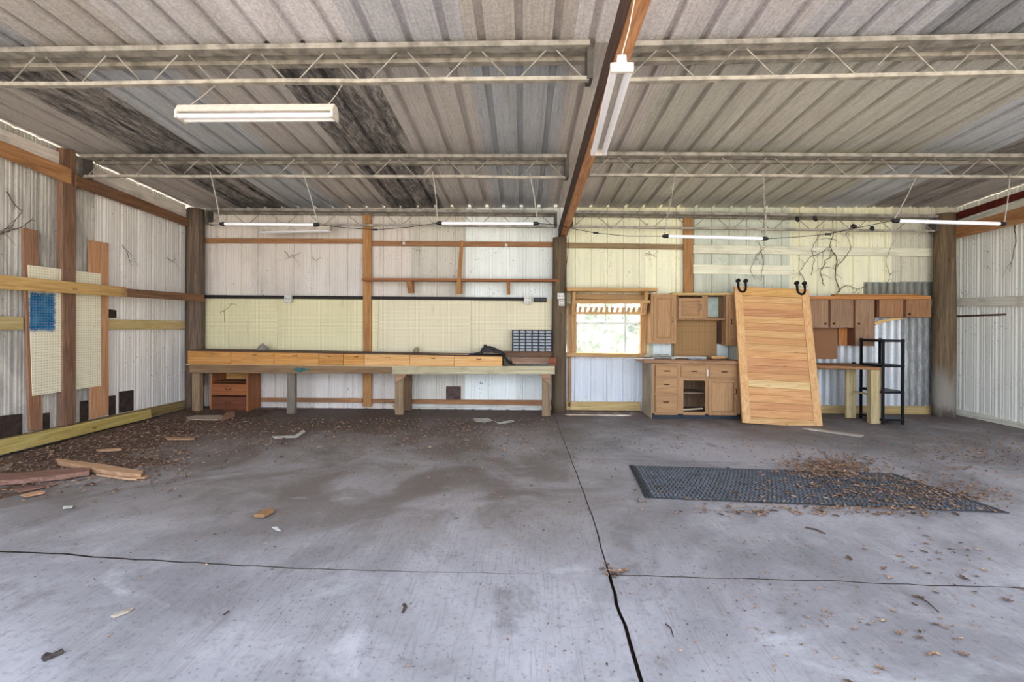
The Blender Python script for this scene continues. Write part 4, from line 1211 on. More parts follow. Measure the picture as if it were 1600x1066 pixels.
dbox('stile', STL, -h2, -h2 + st, 0, H, 0, T3); dbox('stile', STL, h2 - st, h2, 0, H, 0, T3)
dbox('rail', wood((200, 150, 96), (224, 182, 130), 'X', knots=.3, dirt=0), -h2 + st, h2 - st, 0, .10, .001, T3)
dbox('rail', wood((196, 146, 84), (216, 170, 106), 'X', knots=.3, dirt=0), -h2 + st, h2 - st, H - .15, H, .001, T3)
rr = random.Random(5)
v = .102; CE = [wood((198, 142, 92), (220, 168, 116), 'X', dirt=0, knots=.75, grain=26), wood((206, 154, 100), (228, 182, 126), 'X', dirt=0, knots=.5, grain=26),
               wood((190, 132, 88), (214, 158, 112), 'X', dirt=0, knots=.8, grain=26), wood((222, 182, 122), (240, 208, 154), 'X', dirt=0, knots=.3, grain=26)]
npk = 17; ph = (H - .15 - .002 - .102) / npk
order = [0, 2, 0, 0, 3, 0, 2, 2, 0, 1, 0, 1, 0, 1, 2, 0, 1]
for i in range(npk):
    dbox('plank', CE[order[i]], -h2 + st + .001, h2 - st - .001, v + .0015, v + ph - .0015, .008 + rr.uniform(0, .003), T3 - .005, bev=.002)
    v += ph
# strap hangers: horseshoe strap with two wheels
IRON = plain((32, 28, 26), .55, .5)
for cu in (-h2 + .09 + .03, h2 - .13):
    hg = finish(B().tube([dp(cu - .062, H + .11, -.012), dp(cu - .062, H + .0, -.012), dp(cu - .056, H - .05, -.012), dp(cu - .032, H - .085, -.012), dp(cu, H - .097, -.012),
                          dp(cu + .032, H - .085, -.012), dp(cu + .056, H - .05, -.012), dp(cu + .062, H + .0, -.012), dp(cu + .062, H + .11, -.012)], .019, 8), 'strap_hanger', IRON, door)
    for s_ in (-1, 1):
        c = dp(cu + s_ * .062, H + .10, 0)
        finish(B().tube([c - ey * .035, c + ey * .01], .034, 14), 'hanger_wheel', IRON, hg)
    finish(B().tube([dp(cu - .06, H + .04, -.005), dp(cu + .06, H + .04, -.005)], .008, 8), 'axle_bolt', plain((170, 168, 160), .4, .8), hg)

# ================================================================== LEFT WALL LEANING BOARDS
LB = wood((146, 102, 74), (178, 132, 100), 'Z', dirt=.25)
LB2 = wood((178, 126, 88), (212, 160, 118), 'Z', dirt=.15)
tag(pxslab('leaning_board', LB, [(36, 356), (60, 360), (66, 671), (47, 674)], 'X', LEFT_X + .062, .03, None), 'brown upright board behind the left edge of the blue stained pegboard', 'board')
tag(pxslab('leaning_board', LB2, [(140, 375), (170, 380), (170, 648), (142, 655)], 'X', LEFT_X + .062, .03, None), 'wide orange upright board behind the right edge of the blue stained pegboard', 'board')
pts = [PX(44, 414, LEFT_X + .075), PX(158, 428, LEFT_X + .075), PX(158, 603, LEFT_X + .075), PX(51, 619, LEFT_X + .075)]
ys = [p.y for p in pts]; zs = [p.z for p in pts]
cyy = (min(ys) + max(ys)) / 2; zmn = min(zs)
q0, q1 = PX(46, 456, LEFT_X + .075), PX(86, 517, LEFT_X + .075)
peg2 = finish(B().slab(pts, (-.008, 0, 0)), 'pegboard', pegboard((240, 230, 200), (168, 152, 120), plane='YZ', pitch=.034, r=.2, paint=(q0.y - cyy + .0, q1.y - cyy, q1.z - zmn, q0.z - zmn)), None)
tag(peg2, 'cream pegboard with a blue paint stain on the left wall', 'pegboard')
# new lumber on the floor along the left wall
pB = [PX(-90, 707, LEFT_X + .22), PX(236, 641, LEFT_X + .22)]
LUM = wood((176, 150, 78), (212, 190, 120), 'Y', dirt=.03, knots=.8, grain=16)
tag(pxslab('lumber_board', LUM, [(-90, 707), (236, 640), (237, 653), (-90, 734)], 'X', LEFT_X + .20, .04, None, .004), 'fresh yellow pine plank on edge along the foot of the left wall', 'board')

# ================================================================== LIGHTS HANGING
ENA = plain((206, 194, 180), .5, 0, .1, 20); TUBE = plain((228, 224, 226), .35, 0, .02); BLKC = plain((20, 20, 22), .5)
def lamp_cable(par, p0, p1, r=.003, mat=None, nm='hanging_cord'):
    return finish(B().tube([p0, ((p0[0] + p1[0]) / 2 + .01, (p0[1] + p1[1]) / 2, (p0[2] + p1[2]) / 2), p1], r, 4), nm, mat or ENA, par)
# shop light 1
Y1 = 3.52
x0, x1, z0, z1 = R(274, 155, 521, 184, Y1)
zS = PY(398, 184, Y1).z
t = thing('shop_light', 'white two tube shop light hanging left under the roof', 'light', ((x0 + x1) / 2, Y1, zS))
b = B()
b.hexa([(x0, Y1 - .02, zS + .05), (x0, Y1 + .11, zS + .05), (x0, Y1 + .075, zS + .115), (x0, Y1 + .015, zS + .115)],
       [(x1, Y1 - .02, zS + .05), (x1, Y1 + .11, zS + .05), (x1, Y1 + .075, zS + .115), (x1, Y1 + .015, zS + .115)])
finish(b, 'housing', ENA, t, .003)
for dy in (.01, .08):
    finish(B().tube([(x0 + .02, Y1 + dy, zS + .022), (x1 - .02, Y1 + dy, zS + .022)], .019, 10), 'tube', TUBE, t, smooth=False)
for X in (x0, x1 - .02): finish(B().box(X, X + .02, Y1 - .015, Y1 + .105, zS + .0, zS + .055), 'end_cap', ENA, t, .003)
for px in (288, 508):
    X = PY(px, 160, Y1).x
    lamp_cable(t, (X, Y1 + .045, zS + .115), (X - .02, 3.9, roof_z(3.9) - .38), .004)
# shop light 2 (runs front to back under the beam)
P0, P1 = (.515, 2.57), (.585, 3.79)
zN, zF = PY(968, 107, 2.57).z - .02, PY(937, 243, 3.79).z
zlow = (zN + zF) / 2
t = thing('shop_light', 'white two tube shop light hanging lengthwise beneath the long beam', 'light', (.58, 3.18, zN))
def line(y): return P0[0] + (P1[0] - P0[0]) * (y - P0[1]) / (P1[1] - P0[1]), zN + (zF - zN) * (y - P0[1]) / (P1[1] - P0[1])
xN, _ = line(2.57); xF, _ = line(3.79)
b = B().hexa([(xN + .0, 2.57, zN + .045), (xN + .06, 2.57, zN + .045), (xN + .055, 2.57, zN + .10), (xN + .005, 2.57, zN + .10)],
             [(xF + .0, 3.79, zF + .045), (xF + .06, 3.79, zF + .045), (xF + .055, 3.79, zF + .10), (xF + .005, 3.79, zF + .10)])
finish(b, 'housing', ENA, t, .003)
for dx in (-.012, .072):
    finish(B().tube([(xN + dx, 2.585, zN + .02), (xF + dx, 3.775, zF + .02)], .023, 12), 'tube', TUBE, t)
finish(B().box(xN - .035, xN + .095, 2.56, 2.585, zN - .002, zN + .05), 'end_cap', ENA, t, .003)
finish(B().box(xF - .035, xF + .095, 3.775, 3.80, zF - .002, zF + .05), 'end_cap', ENA, t, .003)
for yy in (2.7, 3.66):
    X, Z = line(yy); lamp_cable(t, (X + .03, yy, Z + .10), (.66, yy + .02, beam_z(yy) + .01), .004)
# LED tubes
def led(pa, pb, Ya, Yb, lab, tops, chain=False):
    a, c = PY(*pa, Ya), PY(*pb, Yb)
    d = (c - a).normalized()
    t = thing('led_tube', lab, 'light', a, 'slim linked tube lights')
    finish(B().tube([a + d * .05, c - d * .05], .021, 10), 'tube', TUBE, t)
    finish(B().tube([a - d * .02, a + d * .0, a + d * .055], [.010, .024, .026], 10), 'end_cap', BLKC, t)
    finish(B().tube([c - d * .055, c, c + d * .02], [.026, .024, .010], 10), 'end_cap', BLKC, t)
    for (q, tp) in zip((a, c), tops):
        p = PY(*tp, 5.97)
        if chain:
            b = B(); n = 22
            for i in range(n):
                u = i / n; m0 = q.lerp(p, u); m1 = q.lerp(p, u + 1.25 / n); s_ = .009 if i % 2 else 0; r_ = .009 if not i % 2 else 0
                off1 = Vector((s_, r_, 0))
                b.tube([m0 - off1, m1 - off1], .0035, 4); b.tube([m0 + off1, m1 + off1], .0035, 4)
            finish(b, 'chain', TR_L, t, kind='stuff')
        else: lamp_cable(t, q, p, .006, plain((190, 184, 172), .8))
led((345, 350), (497, 351.5), 5.92, 5.92, 'slim white tube light farthest left', [(328, 268), (473, 268)])
led((684, 349), (840, 349.5), 5.85, 5.85, 'slim white tube light just left of the long beam', [(676, 268), (828, 270)])
led((1037, 369), (1198, 373), 5.72, 5.72, 'slim white tube light hanging on chains above the oak cabinets', [(1057, 266), (1192, 268)], True)
led((1396, 345), (1569, 350), 5.30, 5.30, 'slim white tube light farthest right', [(1432, 276), (1578, 272)])
def wire(nm, lab, pts, Y, r=.004, plugs=(), Y2=None):
    Y2 = Y2 or Y
    def at(px): return Y + (Y2 - Y) * (px - pts[0][0]) / ((pts[-1][0] - pts[0][0]) or 1)
    P = [PY(a, c_, at(a)) for a, c_ in pts]
    t = thing(nm, lab, 'cable', P[0])
    finish(B().tube(P, r, 4), 'cord', BLKC, t)
    for a, c_ in plugs:
        p = PY(a, c_, at(a)); finish(B().tube([p - Vector((.03, 0, 0)), p + Vector((.03, 0, 0))], .014, 8), 'plug', BLKC, t)
wire('link_cable', 'black cable linking the two tube lights left of the beam', [(498, 351.5), (540, 356), (588, 359), (640, 355), (682, 349)], 5.92, plugs=[(586, 359)], Y2=5.85)
wire('link_cable', 'black cable from the beam to the chained tube light', [(841, 349.5), (870, 351), (888, 356), (930, 364), (980, 369), (1036, 369)], 5.85, plugs=[(931, 364)], Y2=5.72)
wire('link_cable', 'black cable linking the two tube lights right of the beam', [(1199, 373), (1250, 370), (1293, 366), (1340, 356), (1394, 345)], 5.72, Y2=5.30, plugs=[(1294, 366), (1334, 354)])
wire('drop_cable', 'black cable dropping from beam along the middle pole', [(890, 358), (887, 400), (883, 430), (881, 462)], 7.9)
# old fixture near the back wall
Y3 = 7.86
t = thing('old_light_fixture', 'old dusty white light fixture hanging tilted against the left back wall', 'light', PY(460, 367, Y3))
a, c = PY(405, 361, Y3), PY(516, 358.5, Y3)
finish(B().rod(a + Vector((0, .04, .03)), c + Vector((0, .04, .03)), .12, .08), 'housing', plain((196, 184, 168), .6, 0, .15), t, .004)
for dy in (-.0, .07):
    finish(B().tube([a + Vector((.02, dy, -.02)), c + Vector((-.02, dy, -.02))], .017, 8), 'tube', TUBE, t)
lamp_cable(t, tuple(a + Vector((.05, .04, .05))), tuple(a + Vector((.05, .15, .18))), .004); lamp_cable(t, tuple(c + Vector((-.05, .04, .05))), tuple(c + Vector((-.05, .15, .18))), .004)
# white bits on the girts, small plugs on the truss
for (px, py, lab) in [(631, 380, 'small white porcelain holder on the upper girt, left one'), (791, 383, 'small white porcelain holder on the upper girt near the middle pole')]:
    p = PY(px, py, GY - .03)
    tag(finish(B().tube([p, p + Vector((0, .03, 0))], [.028, .022], 10), 'porcelain_holder', WHT), lab, 'holder')
for (px, py, lab) in [(1245, 342, 'small dark clamp on the back truss, leftmost right of the beam'), (1273, 341, 'small dark clamp on the back truss beside its neighbour'), (1333, 353, 'dark spotlight clamp on the back truss'), (1362, 356, 'dark clamp on the back truss nearest the right pole')]:
    p = PY(px, py, 7.96)
    b = B().tube([p + Vector((0, 0, .03)), p, p + Vector((.015, -.02, -.05))], [.02, .035, .022], 8)
    tag(finish(b, 'clamp', BLKC), lab, 'clamp')

# ------------------------------------------------------------------ dried vines on the walls
VINE = plain((98, 78, 60), .95, 0, .3)
def vine(lab, pts, plane, val, r=.004, seed=0, twigs=3):
    rr = random.Random(seed); fn = PY if plane == 'Y' else PX
    t = thing('dried_vine', lab, 'vine', fn(*pts[-1], val))
    P = []
    for (a, c_), (e, f_) in zip(pts, pts[1:]):
        for i in range(5):
            u = i / 5; P.append(fn(a + (e - a) * u + rr.uniform(-1.2, 1.2), c_ + (f_ - c_) * u + rr.uniform(-1, 1), val))
    P.append(fn(*pts[-1], val))
    finish(B().tube(P, [r * (1.2 - .7 * i / len(P)) for i in range(len(P))], 4), 'stem', VINE, t)
    for k in range(twigs):
        i = rr.randrange(2, len(P) - 1); q = P[i]
        dx = rr.uniform(-.22, .22); dz = rr.uniform(-.25, .1)
        o = Vector((dx, 0, dz)) if plane == 'Y' else Vector((0, dx, dz))
        finish(B().tube([q, q + o * .4 + Vector((0, 0, .03)), q + o], [r * .7, r * .5, r * .3], 4), 'twig', VINE, t)
VY = WALL_Y - .052
vine('long branching dried vine up the right part of the back wall', [(1312, 456), (1304, 430), (1308, 405), (1297, 385), (1303, 360), (1298, 338)], 'Y', VY, .008, 1, 9)
vine('dried vine curling down to a point right of the barn door', [(1287, 446), (1281, 425), (1290, 408), (1305, 396)], 'Y', VY, .007, 2, 5)
vine('dried vine left of the branching one', [(1268, 430), (1272, 408), (1268, 390), (1276, 372), (1290, 350)], 'Y', VY, .005, 3, 4)
vine('tangle of dried vine stems left of the branching vine', [(1262, 448), (1250, 425), (1262, 405), (1282, 395), (1300, 384)], 'Y', VY, .005, 21, 8)
vine('dried vine crossing the upper white girt', [(1306, 420), (1318, 405), (1330, 388), (1322, 366), (1334, 350)], 'Y', VY, .005, 22, 8)
vine('dried vine foot spreading over the laminate cabinets', [(1306, 458), (1322, 446), (1340, 452), (1356, 446)], 'Y', VY, .005, 23, 6)
vine('thin dried vine between the chain and the upper girt', [(1180, 436), (1172, 420), (1182, 400), (1198, 384)], 'Y', VY, .004, 24, 5)
vine('dried runners on the pegboard by the corner pole', [(344, 488), (356, 482), (362, 474), (372, 478)], 'Y', WALL_Y - .062, .004, 25, 3)
vine('dried tendrils over the left wall above the brown board', [(-20, 372), (8, 362), (24, 358), (40, 352), (52, 340)], 'X', LEFT_X + .03, .006, 26, 6)
vine('thin dried vine above the barn door', [(1190, 440), (1192, 405), (1186, 380), (1194, 345)], 'Y', VY, .004, 4, 5)
vine('thin dried vine near the right pole on the back wall', [(1383, 460), (1390, 430), (1384, 405), (1398, 375)], 'Y', VY, .004, 5, 4)
vine('dried vine hanging on the right wall beside the girt', [(1585, 350), (1588, 375), (1582, 400), (1578, 425)], 'X', RIGHT_X - .02, .006, 6, 1)
vine('dried tendrils on the upper left wall', [(10, 300), (24, 320), (34, 330), (12, 365)], 'X', LEFT_X + .03, .006, 7, 4)
vine('dried tendril on the left wall right of the orange board', [(192, 382), (200, 398), (206, 415)], 'X', LEFT_X + .03, .005, 8, 2)
vine('curved dried tendril near the left corner pole', [(262, 402), (268, 410), (274, 405), (272, 397)], 'X', LEFT_X + .03, .004, 9, 1)
vine('dried tendrils under the upper girt of the left bay', [(444, 392), (452, 402), (462, 398), (472, 395)], 'Y', VY, .004, 10, 4)
vine('hanging dried tendril left of the middle of the back wall', [(486, 400), (494, 408), (501, 402)], 'Y', VY, .003, 12, 1)
vine('dried tendrils right of the upright stud', [(645, 388), (652, 392), (664, 392)], 'Y', VY, .003, 13, 3)
vine('dried tendrils on the cream wall above the window', [(1008, 395), (1018, 398), (1026, 403)], 'Y', VY, .004, 14, 4)

# ================================================================== FLOOR
# ------------------------------------------------------------------ rubber mat
MA = [PZ(983, 727, .012), PZ(1395, 739, .012), PZ(1578, 801, .012), PZ(1008, 777, .012)]
RUB = plain((64, 66, 70), .7, 0, .2, 8)
mat_ = thing('rubber_mat', 'large black ribbed rubber mat on the right part of the concrete floor', 'mat', ((MA[0].x + MA[2].x) / 2, (MA[0].y + MA[2].y) / 2, 0))
def mp(u, v, z=0.0):
    a = MA[0].lerp(MA[1], u); c = MA[3].lerp(MA[2], u); p = a.lerp(c, v); return Vector((p.x, p.y, z))
b = B().hexa([mp(0, 0, .003), mp(1, 0, .003), mp(1, 1, .003), mp(0, 1, .003)], [mp(0, 0, .010), mp(1, 0, .010), mp(1, 1, .010), mp(0, 1, .010)])
finish(b, 'base_sheet', RUB, mat_)
b = B()
nu, nv = 72, 26
for i in range(nu):
    for j in range(nv):
        u, v = (i + .5 + .25 * (j % 2)) / (nu + 1) * .965 + .022, (j + .5) / nv * .96 + .02
        c = mp(u, v, .010); w, d = .015, .012
        b.hexa([(c.x - w, c.y - d, .0098), (c.x + w, c.y - d, .0098), (c.x + w, c.y + d, .0098), (c.x - w, c.y + d, .0098)],
               [(c.x - w * .55, c.y - d * .55, .018), (c.x + w * .55, c.y - d * .55, .018), (c.x + w * .55, c.y + d * .55, .018), (c.x - w * .55, c.y + d * .55, .018)])
finish(b, 'raised_lugs', plain((84, 88, 95), .6, 0, .2, 8), mat_, kind='stuff')
for k_ in range(3):
    u = .001 + k_ * .006
    finish(B().slab([mp(u, .0, .019), mp(u + .003, .0, .019), mp(u + .003, 1, .019), mp(u, 1, .019)], (0, 0, -.0095)), 'border_ridge', RUB, mat_, .002)

# ------------------------------------------------------------------ dirt pile by the left wall
b = B(); nx, ny = 90, 90; X0, X1, Y0, Y1_ = LEFT_X + .24, -1.6, 3.9, 8.1
rows = []
for j in range(ny):
    row = []
    for i in range(nx):
        x = X0 + (X1 - X0) * i / (nx - 1); y = Y0 + (Y1_ - Y0) * j / (ny - 1)
        e = max(0, 1 - (x - X0) / 1.5) + max(0, (y - 7.3)) * .5
        n1 = mnoise.fractal(Vector((x * 1.3, y * 1.3, 3)), 1.0, 2.0, 5); n2 = mnoise.fractal(Vector((x * 7, y * 7, 1)), .8, 2.0, 4)
        h = .045 * (e - .40 + n1 * .32) + .016 * n2 - .05 * max(0, x - X0 - 1.5)
        # a low drift around the broken boards
        g_ = math.exp(-(((x + 4.0) / .7) ** 2 + ((y - 5.0) / .22) ** 2)); h += .04 * g_
        row.append((x, y, max(-.03, min(h, .06)) + .004))
    rows.append(b.verts(row))
for j in range(ny - 1):
    for i in range(nx - 1): b.face([rows[j][i], rows[j][i + 1], rows[j + 1][i + 1], rows[j + 1][i]])
o = finish(b, 'dirt_drift', soil((70, 56, 48), (124, 102, 88), 'drift_soil'), None, smooth=True, kind='stuff')
tag(o, 'dark soil and leaf dirt drifted along the foot of the left wall', 'dirt')

# ------------------------------------------------------------------ broken boards and scraps
def scrap(nm, lab, cat, pix, h, mat, tilt=0.0, bev=.004, group=None):
    """flat piece on the floor outlined by floor pixels"""
    P = [PZ(a, c_, .0) for a, c_ in pix]
    b = B(); n = len(P)
    lo = [Vector((p.x, p.y, .006)) for p in P]; hi = [Vector((p.x, p.y, .006 + h + tilt * (i / n))) for i, p in enumerate(P)]
    b.hexa(lo, hi)
    return tag(finish(b, nm, mat, None, bev), lab, cat, group)
RED = wood((110, 78, 66), (148, 112, 96), 'X', dirt=.3); TANW = wood((164, 124, 92), (202, 162, 126), 'X', dirt=.15)
scrap('broken_board', 'reddish broken board lying at the left edge of the floor', 'board', [(-60, 753), (40, 746), (105, 740), (143, 739), (140, 744), (98, 751), (40, 757), (-60, 765)], .05, RED)
scrap('broken_board', 'splintered tan board lying on the left floor dirt', 'board', [(88, 724), (112, 727), (160, 733), (200, 740), (224, 744), (220, 750), (180, 746), (140, 739), (92, 729)], .05, TANW)
scrap('broken_board', 'grey weathered stick at the far left of the floor', 'board', [(-60, 744), (0, 735), (20, 730), (18, 734), (-2, 741), (-60, 750)], .03, wood((110, 96, 84), (146, 130, 114), 'X'))
scrap('wood_splinter', 'pale splinter on the concrete below the broken boards', 'splinter', [(30, 776), (60, 770), (72, 770), (70, 773), (40, 779)], .012, TANW)
for q, (lab, pp) in enumerate([('thin splinter leaning along the splintered tan board', [(150, 744), (196, 751), (214, 752), (180, 749)]), ('short splinter tip at the right end of broken boards', [(204, 748), (232, 747), (226, 750), (208, 751)]),
                               ('red brown splinter under the reddish board', [(22, 768), (64, 762), (96, 757), (60, 766), (30, 772)]), ('narrow splinter on the dirt above the boards', [(150, 706), (186, 703), (190, 705), (156, 708)])]):
    scrap('wood_splinter', lab, 'splinter', pp, .02, RED if q == 2 else TANW)
scrap('pale_plank', 'thin grey plank lying on floor right of the barn door', 'board', [(1254, 671.5), (1262, 670.5), (1350, 682), (1345, 684.5)], .015, wood((168, 160, 150), (198, 190, 180), 'X'))
scrap('grey_board', 'flaking pale board on the dirt before the drawer stand', 'board', [(287, 652), (344, 651), (356, 654), (340, 658), (295, 658)], .02, wood((150, 136, 120), (190, 176, 158), 'X', dirt=.2))
scrap('wood_scrap', 'pinkish brown wooden scrap beside the flaking board', 'wood', [(352, 648), (367, 646), (367, 652), (345, 660)], .035, wood((140, 104, 84), (174, 134, 110), 'X'))
scrap('wood_stick', 'thin tan stick on the dirt before the left corner', 'stick', [(258, 685), (305, 686), (304, 688.5), (262, 689)], .012, TANW)
scrap('white_strip', 'white bent strip on the floor in front of the bench leg', 'strip', [(425, 683), (460, 682), (474, 673), (478, 676), (464, 685), (428, 686)], .008, WP)
scrap('paper_scrap', 'white paper scrap on floor before the middle pole, left one', 'paper', [(740, 655), (762, 654), (770, 658), (758, 661), (742, 660)], .004, WP)
scrap('paper_scrap', 'white paper strip on floor nearest the middle pole', 'paper', [(770, 657), (778, 661), (802, 657), (804, 660), (780, 664)], .004, WP)
scrap('cardboard_scrap', 'brown folded cardboard scrap on the left slab', 'cardboard', [(396, 810), (410, 802), (424, 799), (428, 803), (420, 807), (412, 811)], .022, wood((130, 96, 66), (166, 126, 90), 'X', dirt=.1), .01)
scrap('paper_scrap', 'white triangular paper scrap right of the cardboard scrap', 'paper', [(424, 826), (433, 825), (440, 832), (432, 831)], .006, WP)
scrap('paper_scrap', 'small white rectangle of paper on the left slab', 'paper', [(99, 793), (115, 792), (113, 796), (98, 797)], .006, WP)
scrap('wood_splinter', 'pale pointed splinter on the near left slab', 'splinter', [(172, 967), (190, 959), (211, 953), (200, 961), (178, 969)], .012, wood((140, 130, 116), (178, 166, 150), 'X'))
scrap('debris_clump', 'small dark clump with pale end at the near left corner of floor', 'debris', [(64, 1033), (72, 1026), (84, 1027), (98, 1020), (100, 1024), (80, 1032), (68, 1038)], .018, plain((74, 66, 60), .9, 0, .5, 40))
def stick(lab, a, c_, r=.004):
    p, q = PZ(*a, .008), PZ(*c_, .008); m_ = (p + q) / 2 + Vector((.01, .01, .004))
    tag(finish(B().tube([p, m_, q], [r, r, r * .7], 5), 'twig', plain((72, 58, 48), .9)), lab, 'twig')
stick('thin straight twig on the near right slab', (1432, 931), (1467, 957))
stick('dark curved twig left of the leaf cluster on mid right slab', (1258, 824), (1290, 834), .006)
stick('short twig lying in the near right joint', (1040, 975), (1052, 995))
stick('short upright twig mark on the near left slab', (631, 945), (629, 958), .010)
stick('small slanting twig on the near left slab edge', (349, 961), (356, 955), .004)

# ------------------------------------------------------------------ leaves
def leaf_mesh(seed):
    rr = random.Random(seed); b = B(); lay = b.bm.faces.layers.float.new('tone')
    n = 7; curl = rr.uniform(.1, .55); L = 1.0; w = rr.uniform(.16, .26); tw = rr.uniform(-.5, .5)
    rows = []
    for i in range(n):
        t = i / (n - 1); ww = w * math.sin(math.pi * min(1, t * .93 + .05)) ** .8 * (1 + .25 * math.sin(t * 17 + seed))
        z = curl * (t - .5) ** 2 * 1.2; row = []
        for s_ in (-1, 0, 1):
            row.append((t - .5, s_ * ww, z + abs(s_) * ww * .55 + s_ * tw * (t - .5) * ww + .015))
        rows.append(b.verts(row))
    for q, w_ in zip(rows, rows[1:]):
        for k in range(2):
            f = b.face([q[k], q[k + 1], w_[k + 1], w_[k]]); f[lay] = rr.random()
    st_ = b.verts([(.48, -.008, .03), (.62, -.006, .02), (.62, .006, .02), (.48, .008, .03)]); f = b.face(st_); f[lay] = .1
    zmin = min(v.co.z for v in b.bm.verts)
    for v in b.bm.verts: v.co.z -= zmin
    return b
LM = [leafy((104, 80, 64), (160, 128, 104), 'brown_leaf'), leafy((134, 108, 88), (182, 152, 126), 'tan_leaf'), leafy((74, 58, 50), (112, 90, 76), 'dark_leaf')]
meshes = []
for m_i, lm in enumerate(LM):
    for s_ in range(4):
        b = leaf_mesh(s_ * 7 + m_i)
        me = bpy.data.meshes.new('leaf'); b.bm.to_mesh(me); b.bm.free(); me.materials.append(lm); meshes.append(me)
rr = random.Random(99)
def in_mat(x, y):
    return MA[2].y - .02 < y < MA[0].y and MA[3].x < x < MA[1].x
def add_leaf(x, y, s, lab, group, big=False):
    mi = rr.randrange(len(meshes)); o = bpy.data.objects.new('leaf', meshes[mi])
    if 'dry' in lab: lab = lab.replace('dry', ('mid brown', 'pale tan', 'dark brown')[mi // 4] + ' dry', 1).replace('dry brown', 'dry').replace('dry tan', 'dry'); COL.objects.link(o)
    z = .019 if in_mat(x, y) else .005
    o.location = (x, y, z); o.rotation_euler = (rr.uniform(-.12, .12), rr.uniform(-.12, .12), rr.uniform(0, 6.28)); o.scale = (s, s, s)
    tag(o, lab, 'leaf', group)
# the leaves one can point to
named = [(1514, 992, .085, 'long tan curled leaf, largest on the near right slab'), (1492, 1005, .09, 'brown leaf standing against a shadow near right'), (1433, 1018, .09, 'yellowish leaf beside the dark red leaf, near right'),
         (1395, 1018, .08, 'dark reddish leaf near the bottom right of floor'), (1450, 1023, .06, 'small pale leaf just right of the yellowish leaf'), (1437, 1056, .07, 'tan leaf at the very bottom edge right of centre'),
         (1537, 1045, .07, 'brown crumpled leaf near the bottom right corner'), (1348, 1015, .05, 'small tan leaf left of the dark reddish leaf'), (1362, 955, .08, 'pale curled leaf on the dark stain'),
         (1372, 972, .08, 'reddish leaf cluster piece under the pale curled leaf'), (1304, 982, .06, 'brown upright leaf near the middle of right slab'), (1312, 998, .05, 'flat tan leaf below the brown upright leaf'),
         (1558, 938, .12, 'long pale leaf at right edge of near slab'), (1587, 1005, .06, 'dark leaf at the far right edge of near slab'), (649, 1021, .04, 'small red brown leaf on the near left slab'),
         (672, 905, .05, 'pair piece of olive leaf by the lateral joint'), (725, 801, .07, 'tan leaf cluster piece left of the centre joint'), (281, 777, .08, 'orange brown leaf alone on the left slab'),
         (747, 852, .05, 'small pinkish leaf on the left slab near centre'), (983, 843, .07, 'red brown leaf right of the centre joint'), (1184, 1055, .06, 'tan leaf at bottom edge of floor, right of the crack'),
         (1046, 972, .05, 'small brown leaf beside the crack'), (1016, 926, .05, 'tiny tan leaf right of the joint crossing'), (1480, 872, .10, 'brown leaf clump piece on the mid right slab'),
         (1440, 830, .09, 'folded brown leaf before the mat right end'), (1553, 846, .10, 'flat brown leaf right of the mat corner')]
for a, c_, s_, lab in named:
    p = PZ(a, c_, 0); add_leaf(p.x, p.y, s_ * .8, lab, 'leaves one can single out on the floor')
small = []
def spots(n, cx, cy, sx, sy, lab, group, s0=.035, s1=.07, single=True):
    for _ in range(n):
        px, py = rr.gauss(cx, sx), rr.gauss(cy, sy)
        if py < 662 or px < -20 or px > 1640: continue
        p = PZ(px, py, 0)
        if p.x > RIGHT_X - .1 or p.x < LEFT_X + .3 or p.y > 8.1: continue
        s_ = rr.uniform(s0, s1)
        if single: add_leaf(p.x, p.y, s_, lab, group)
        else: small.append((p.x, p.y, s_))
spots(14, 960, 893, 14, 5, 'dry leaf caught at the crossing of the floor joints', 'leaves at the joint crossing', .03, .06)
spots(45, 1470, 880, 80, 30, 'dry brown leaf on the mid right slab beyond the near joint', 'leaves on the mid right slab', .02, .06)
spots(26, 1420, 980, 80, 40, 'small dry leaf on the near right slab', 'leaves on the near right slab', .02, .045)
spots(60, 1300, 770, 90, 14, 'dry tan leaf lying on the rubber mat', 'leaves on the rubber mat', .04, .075)
spots(45, 1330, 800, 100, 5, 'dry leaf along the near edge of the rubber mat', 'leaves along the mat edge', .04, .08)
spots(24, 1080, 790, 60, 20, 'dry leaf left of and before the rubber mat', 'leaves before the mat left end', .03, .06)
spots(22, 760, 780, 120, 40, 'small dry leaf on the far left slab', 'leaves on the far left slab', .02, .05)
spots(20, 300, 850, 180, 30, 'tiny dry leaf bit on the left of the floor', 'leaf bits on the left floor', .015, .035)
# smaller litter: one object
spots(800, 1297, 733, 38, 11, '', '', .03, .065, False)
spots(350, 1480, 777, 60, 10, '', '', .025, .055, False)
spots(200, 1290, 800, 120, 3, '', '', .025, .055, False)
spots(380, 1400, 760, 80, 15, '', '', .025, .055, False)
spots(200, 1300, 770, 120, 16, '', '', .02, .045, False)
spots(450, 1530, 705, 60, 16, '', '', .025, .055, False)
spots(180, 1400, 690, 90, 12, '', '', .02, .05, False)
spots(160, 1180, 690, 90, 12, '', '', .02, .05, False)
spots(160, 930, 690, 70, 16, '', '', .02, .05, False)
spots(220, 750, 690, 130, 14, '', '', .03, .055, False)
spots(150, 720, 720, 100, 20, '', '', .02, .05, False)
spots(500, 1280, 900, 200, 80, '', '', .008, .028, False)
spots(350, 600, 800, 330, 90, '', '', .006, .024, False)
spots(120, 250, 820, 180, 50, '', '', .008, .025, False)
b = B(); lay = b.bm.faces.layers.float.new('tone')
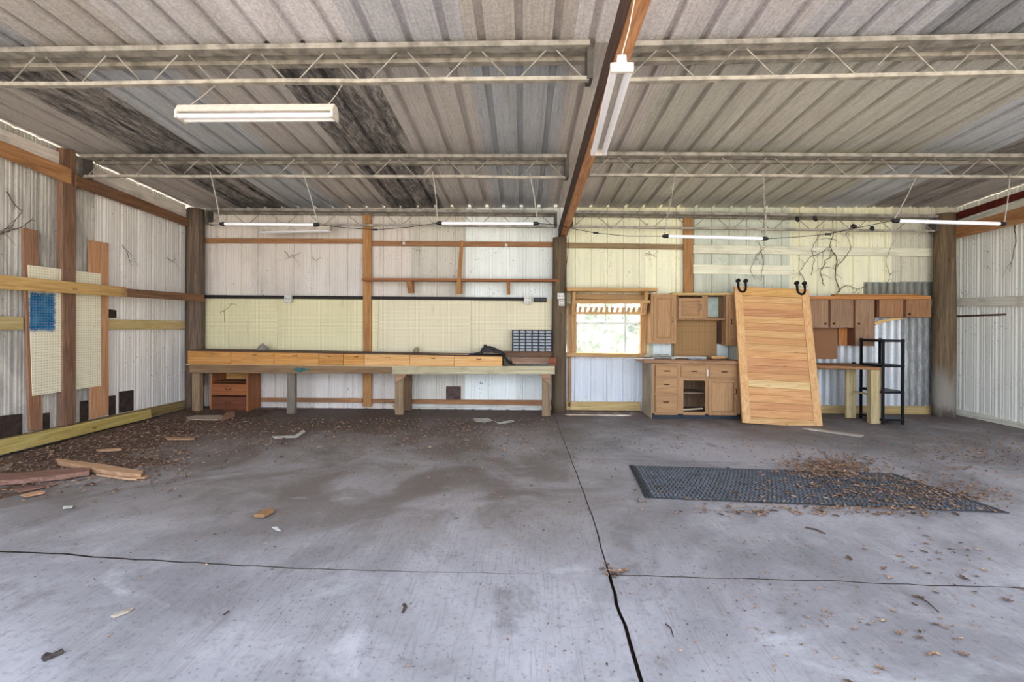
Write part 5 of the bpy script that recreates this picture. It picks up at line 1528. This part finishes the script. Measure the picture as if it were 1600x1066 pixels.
for (x, y, s_) in small:
    an = rr.uniform(0, 6.28); ca, sa = math.cos(an) * s_ * .5, math.sin(an) * s_ * .5; w = rr.uniform(.3, .5)
    z = (.020 if in_mat(x, y) else .005); k1, k2 = rr.uniform(.1, .45) * s_, rr.uniform(.1, .45) * s_
    if abs(x - 3.2) < .6 and 4.6 < y < 5.3: z += rr.uniform(0, .02)
    A, Cc = (x - ca, y - sa, z + k1), (x + ca, y + sa, z + k2)
    Bq, D = (x - sa * w, y + ca * w, z + rr.uniform(.02, .3) * s_), (x + sa * w, y - ca * w, z + rr.uniform(.02, .3) * s_)
    O_ = (x, y, z)
    vs = b.verts([A, Bq, Cc, D, O_]); tn = rr.random()
    for i in range(4):
        f = b.face([vs[i], vs[(i + 1) % 4], vs[4]]); f[lay] = tn
o = finish(b, 'leaf_litter', LM[0], None, kind='stuff'); tag(o, 'scattered small dry leaf litter over the concrete floor', 'leaves')
# wood crumbs and grit in the dirty back left
b = B(); lay = b.bm.faces.layers.float.new('tone')
for _ in range(5200):
    if rr.random() < .6: px, py = rr.uniform(0, 860), 655 + abs(rr.gauss(0, 26))
    else: px, py = rr.uniform(-20, 300), rr.gauss(715, 26)
    if py < 655 or py > 860: continue
    p = PZ(px, py, 0)
    if p.x < LEFT_X + .26 or p.y > 8.15: continue
    s_ = rr.uniform(.006, .020) * (1.6 if rr.random() < .08 else 1)
    an = rr.uniform(0, 6.28); u = Vector((math.cos(an), math.sin(an), 0)) * s_ * rr.uniform(.6, 1.6); v_ = Vector((-math.sin(an), math.cos(an), 0)) * s_ * .5
    e = max(0, 1 - (p.x - X0) / 1.5); z = .008 + .035 * max(0, e - .3)
    q = Vector((p.x, p.y, z))
    vs = b.verts([q - u, q - v_, q + u, q + v_, q + Vector((0, 0, s_ * .7))]); tn = rr.random()
    for i in range(4):
        f = b.face([vs[i], vs[(i + 1) % 4], vs[4]]); f[lay] = tn
o = finish(b, 'wood_crumbs', leafy((66, 52, 44), (150, 120, 98), 'crumbs'), None, kind='stuff'); tag(o, 'fine wood crumbs and grit over the back left floor', 'debris')
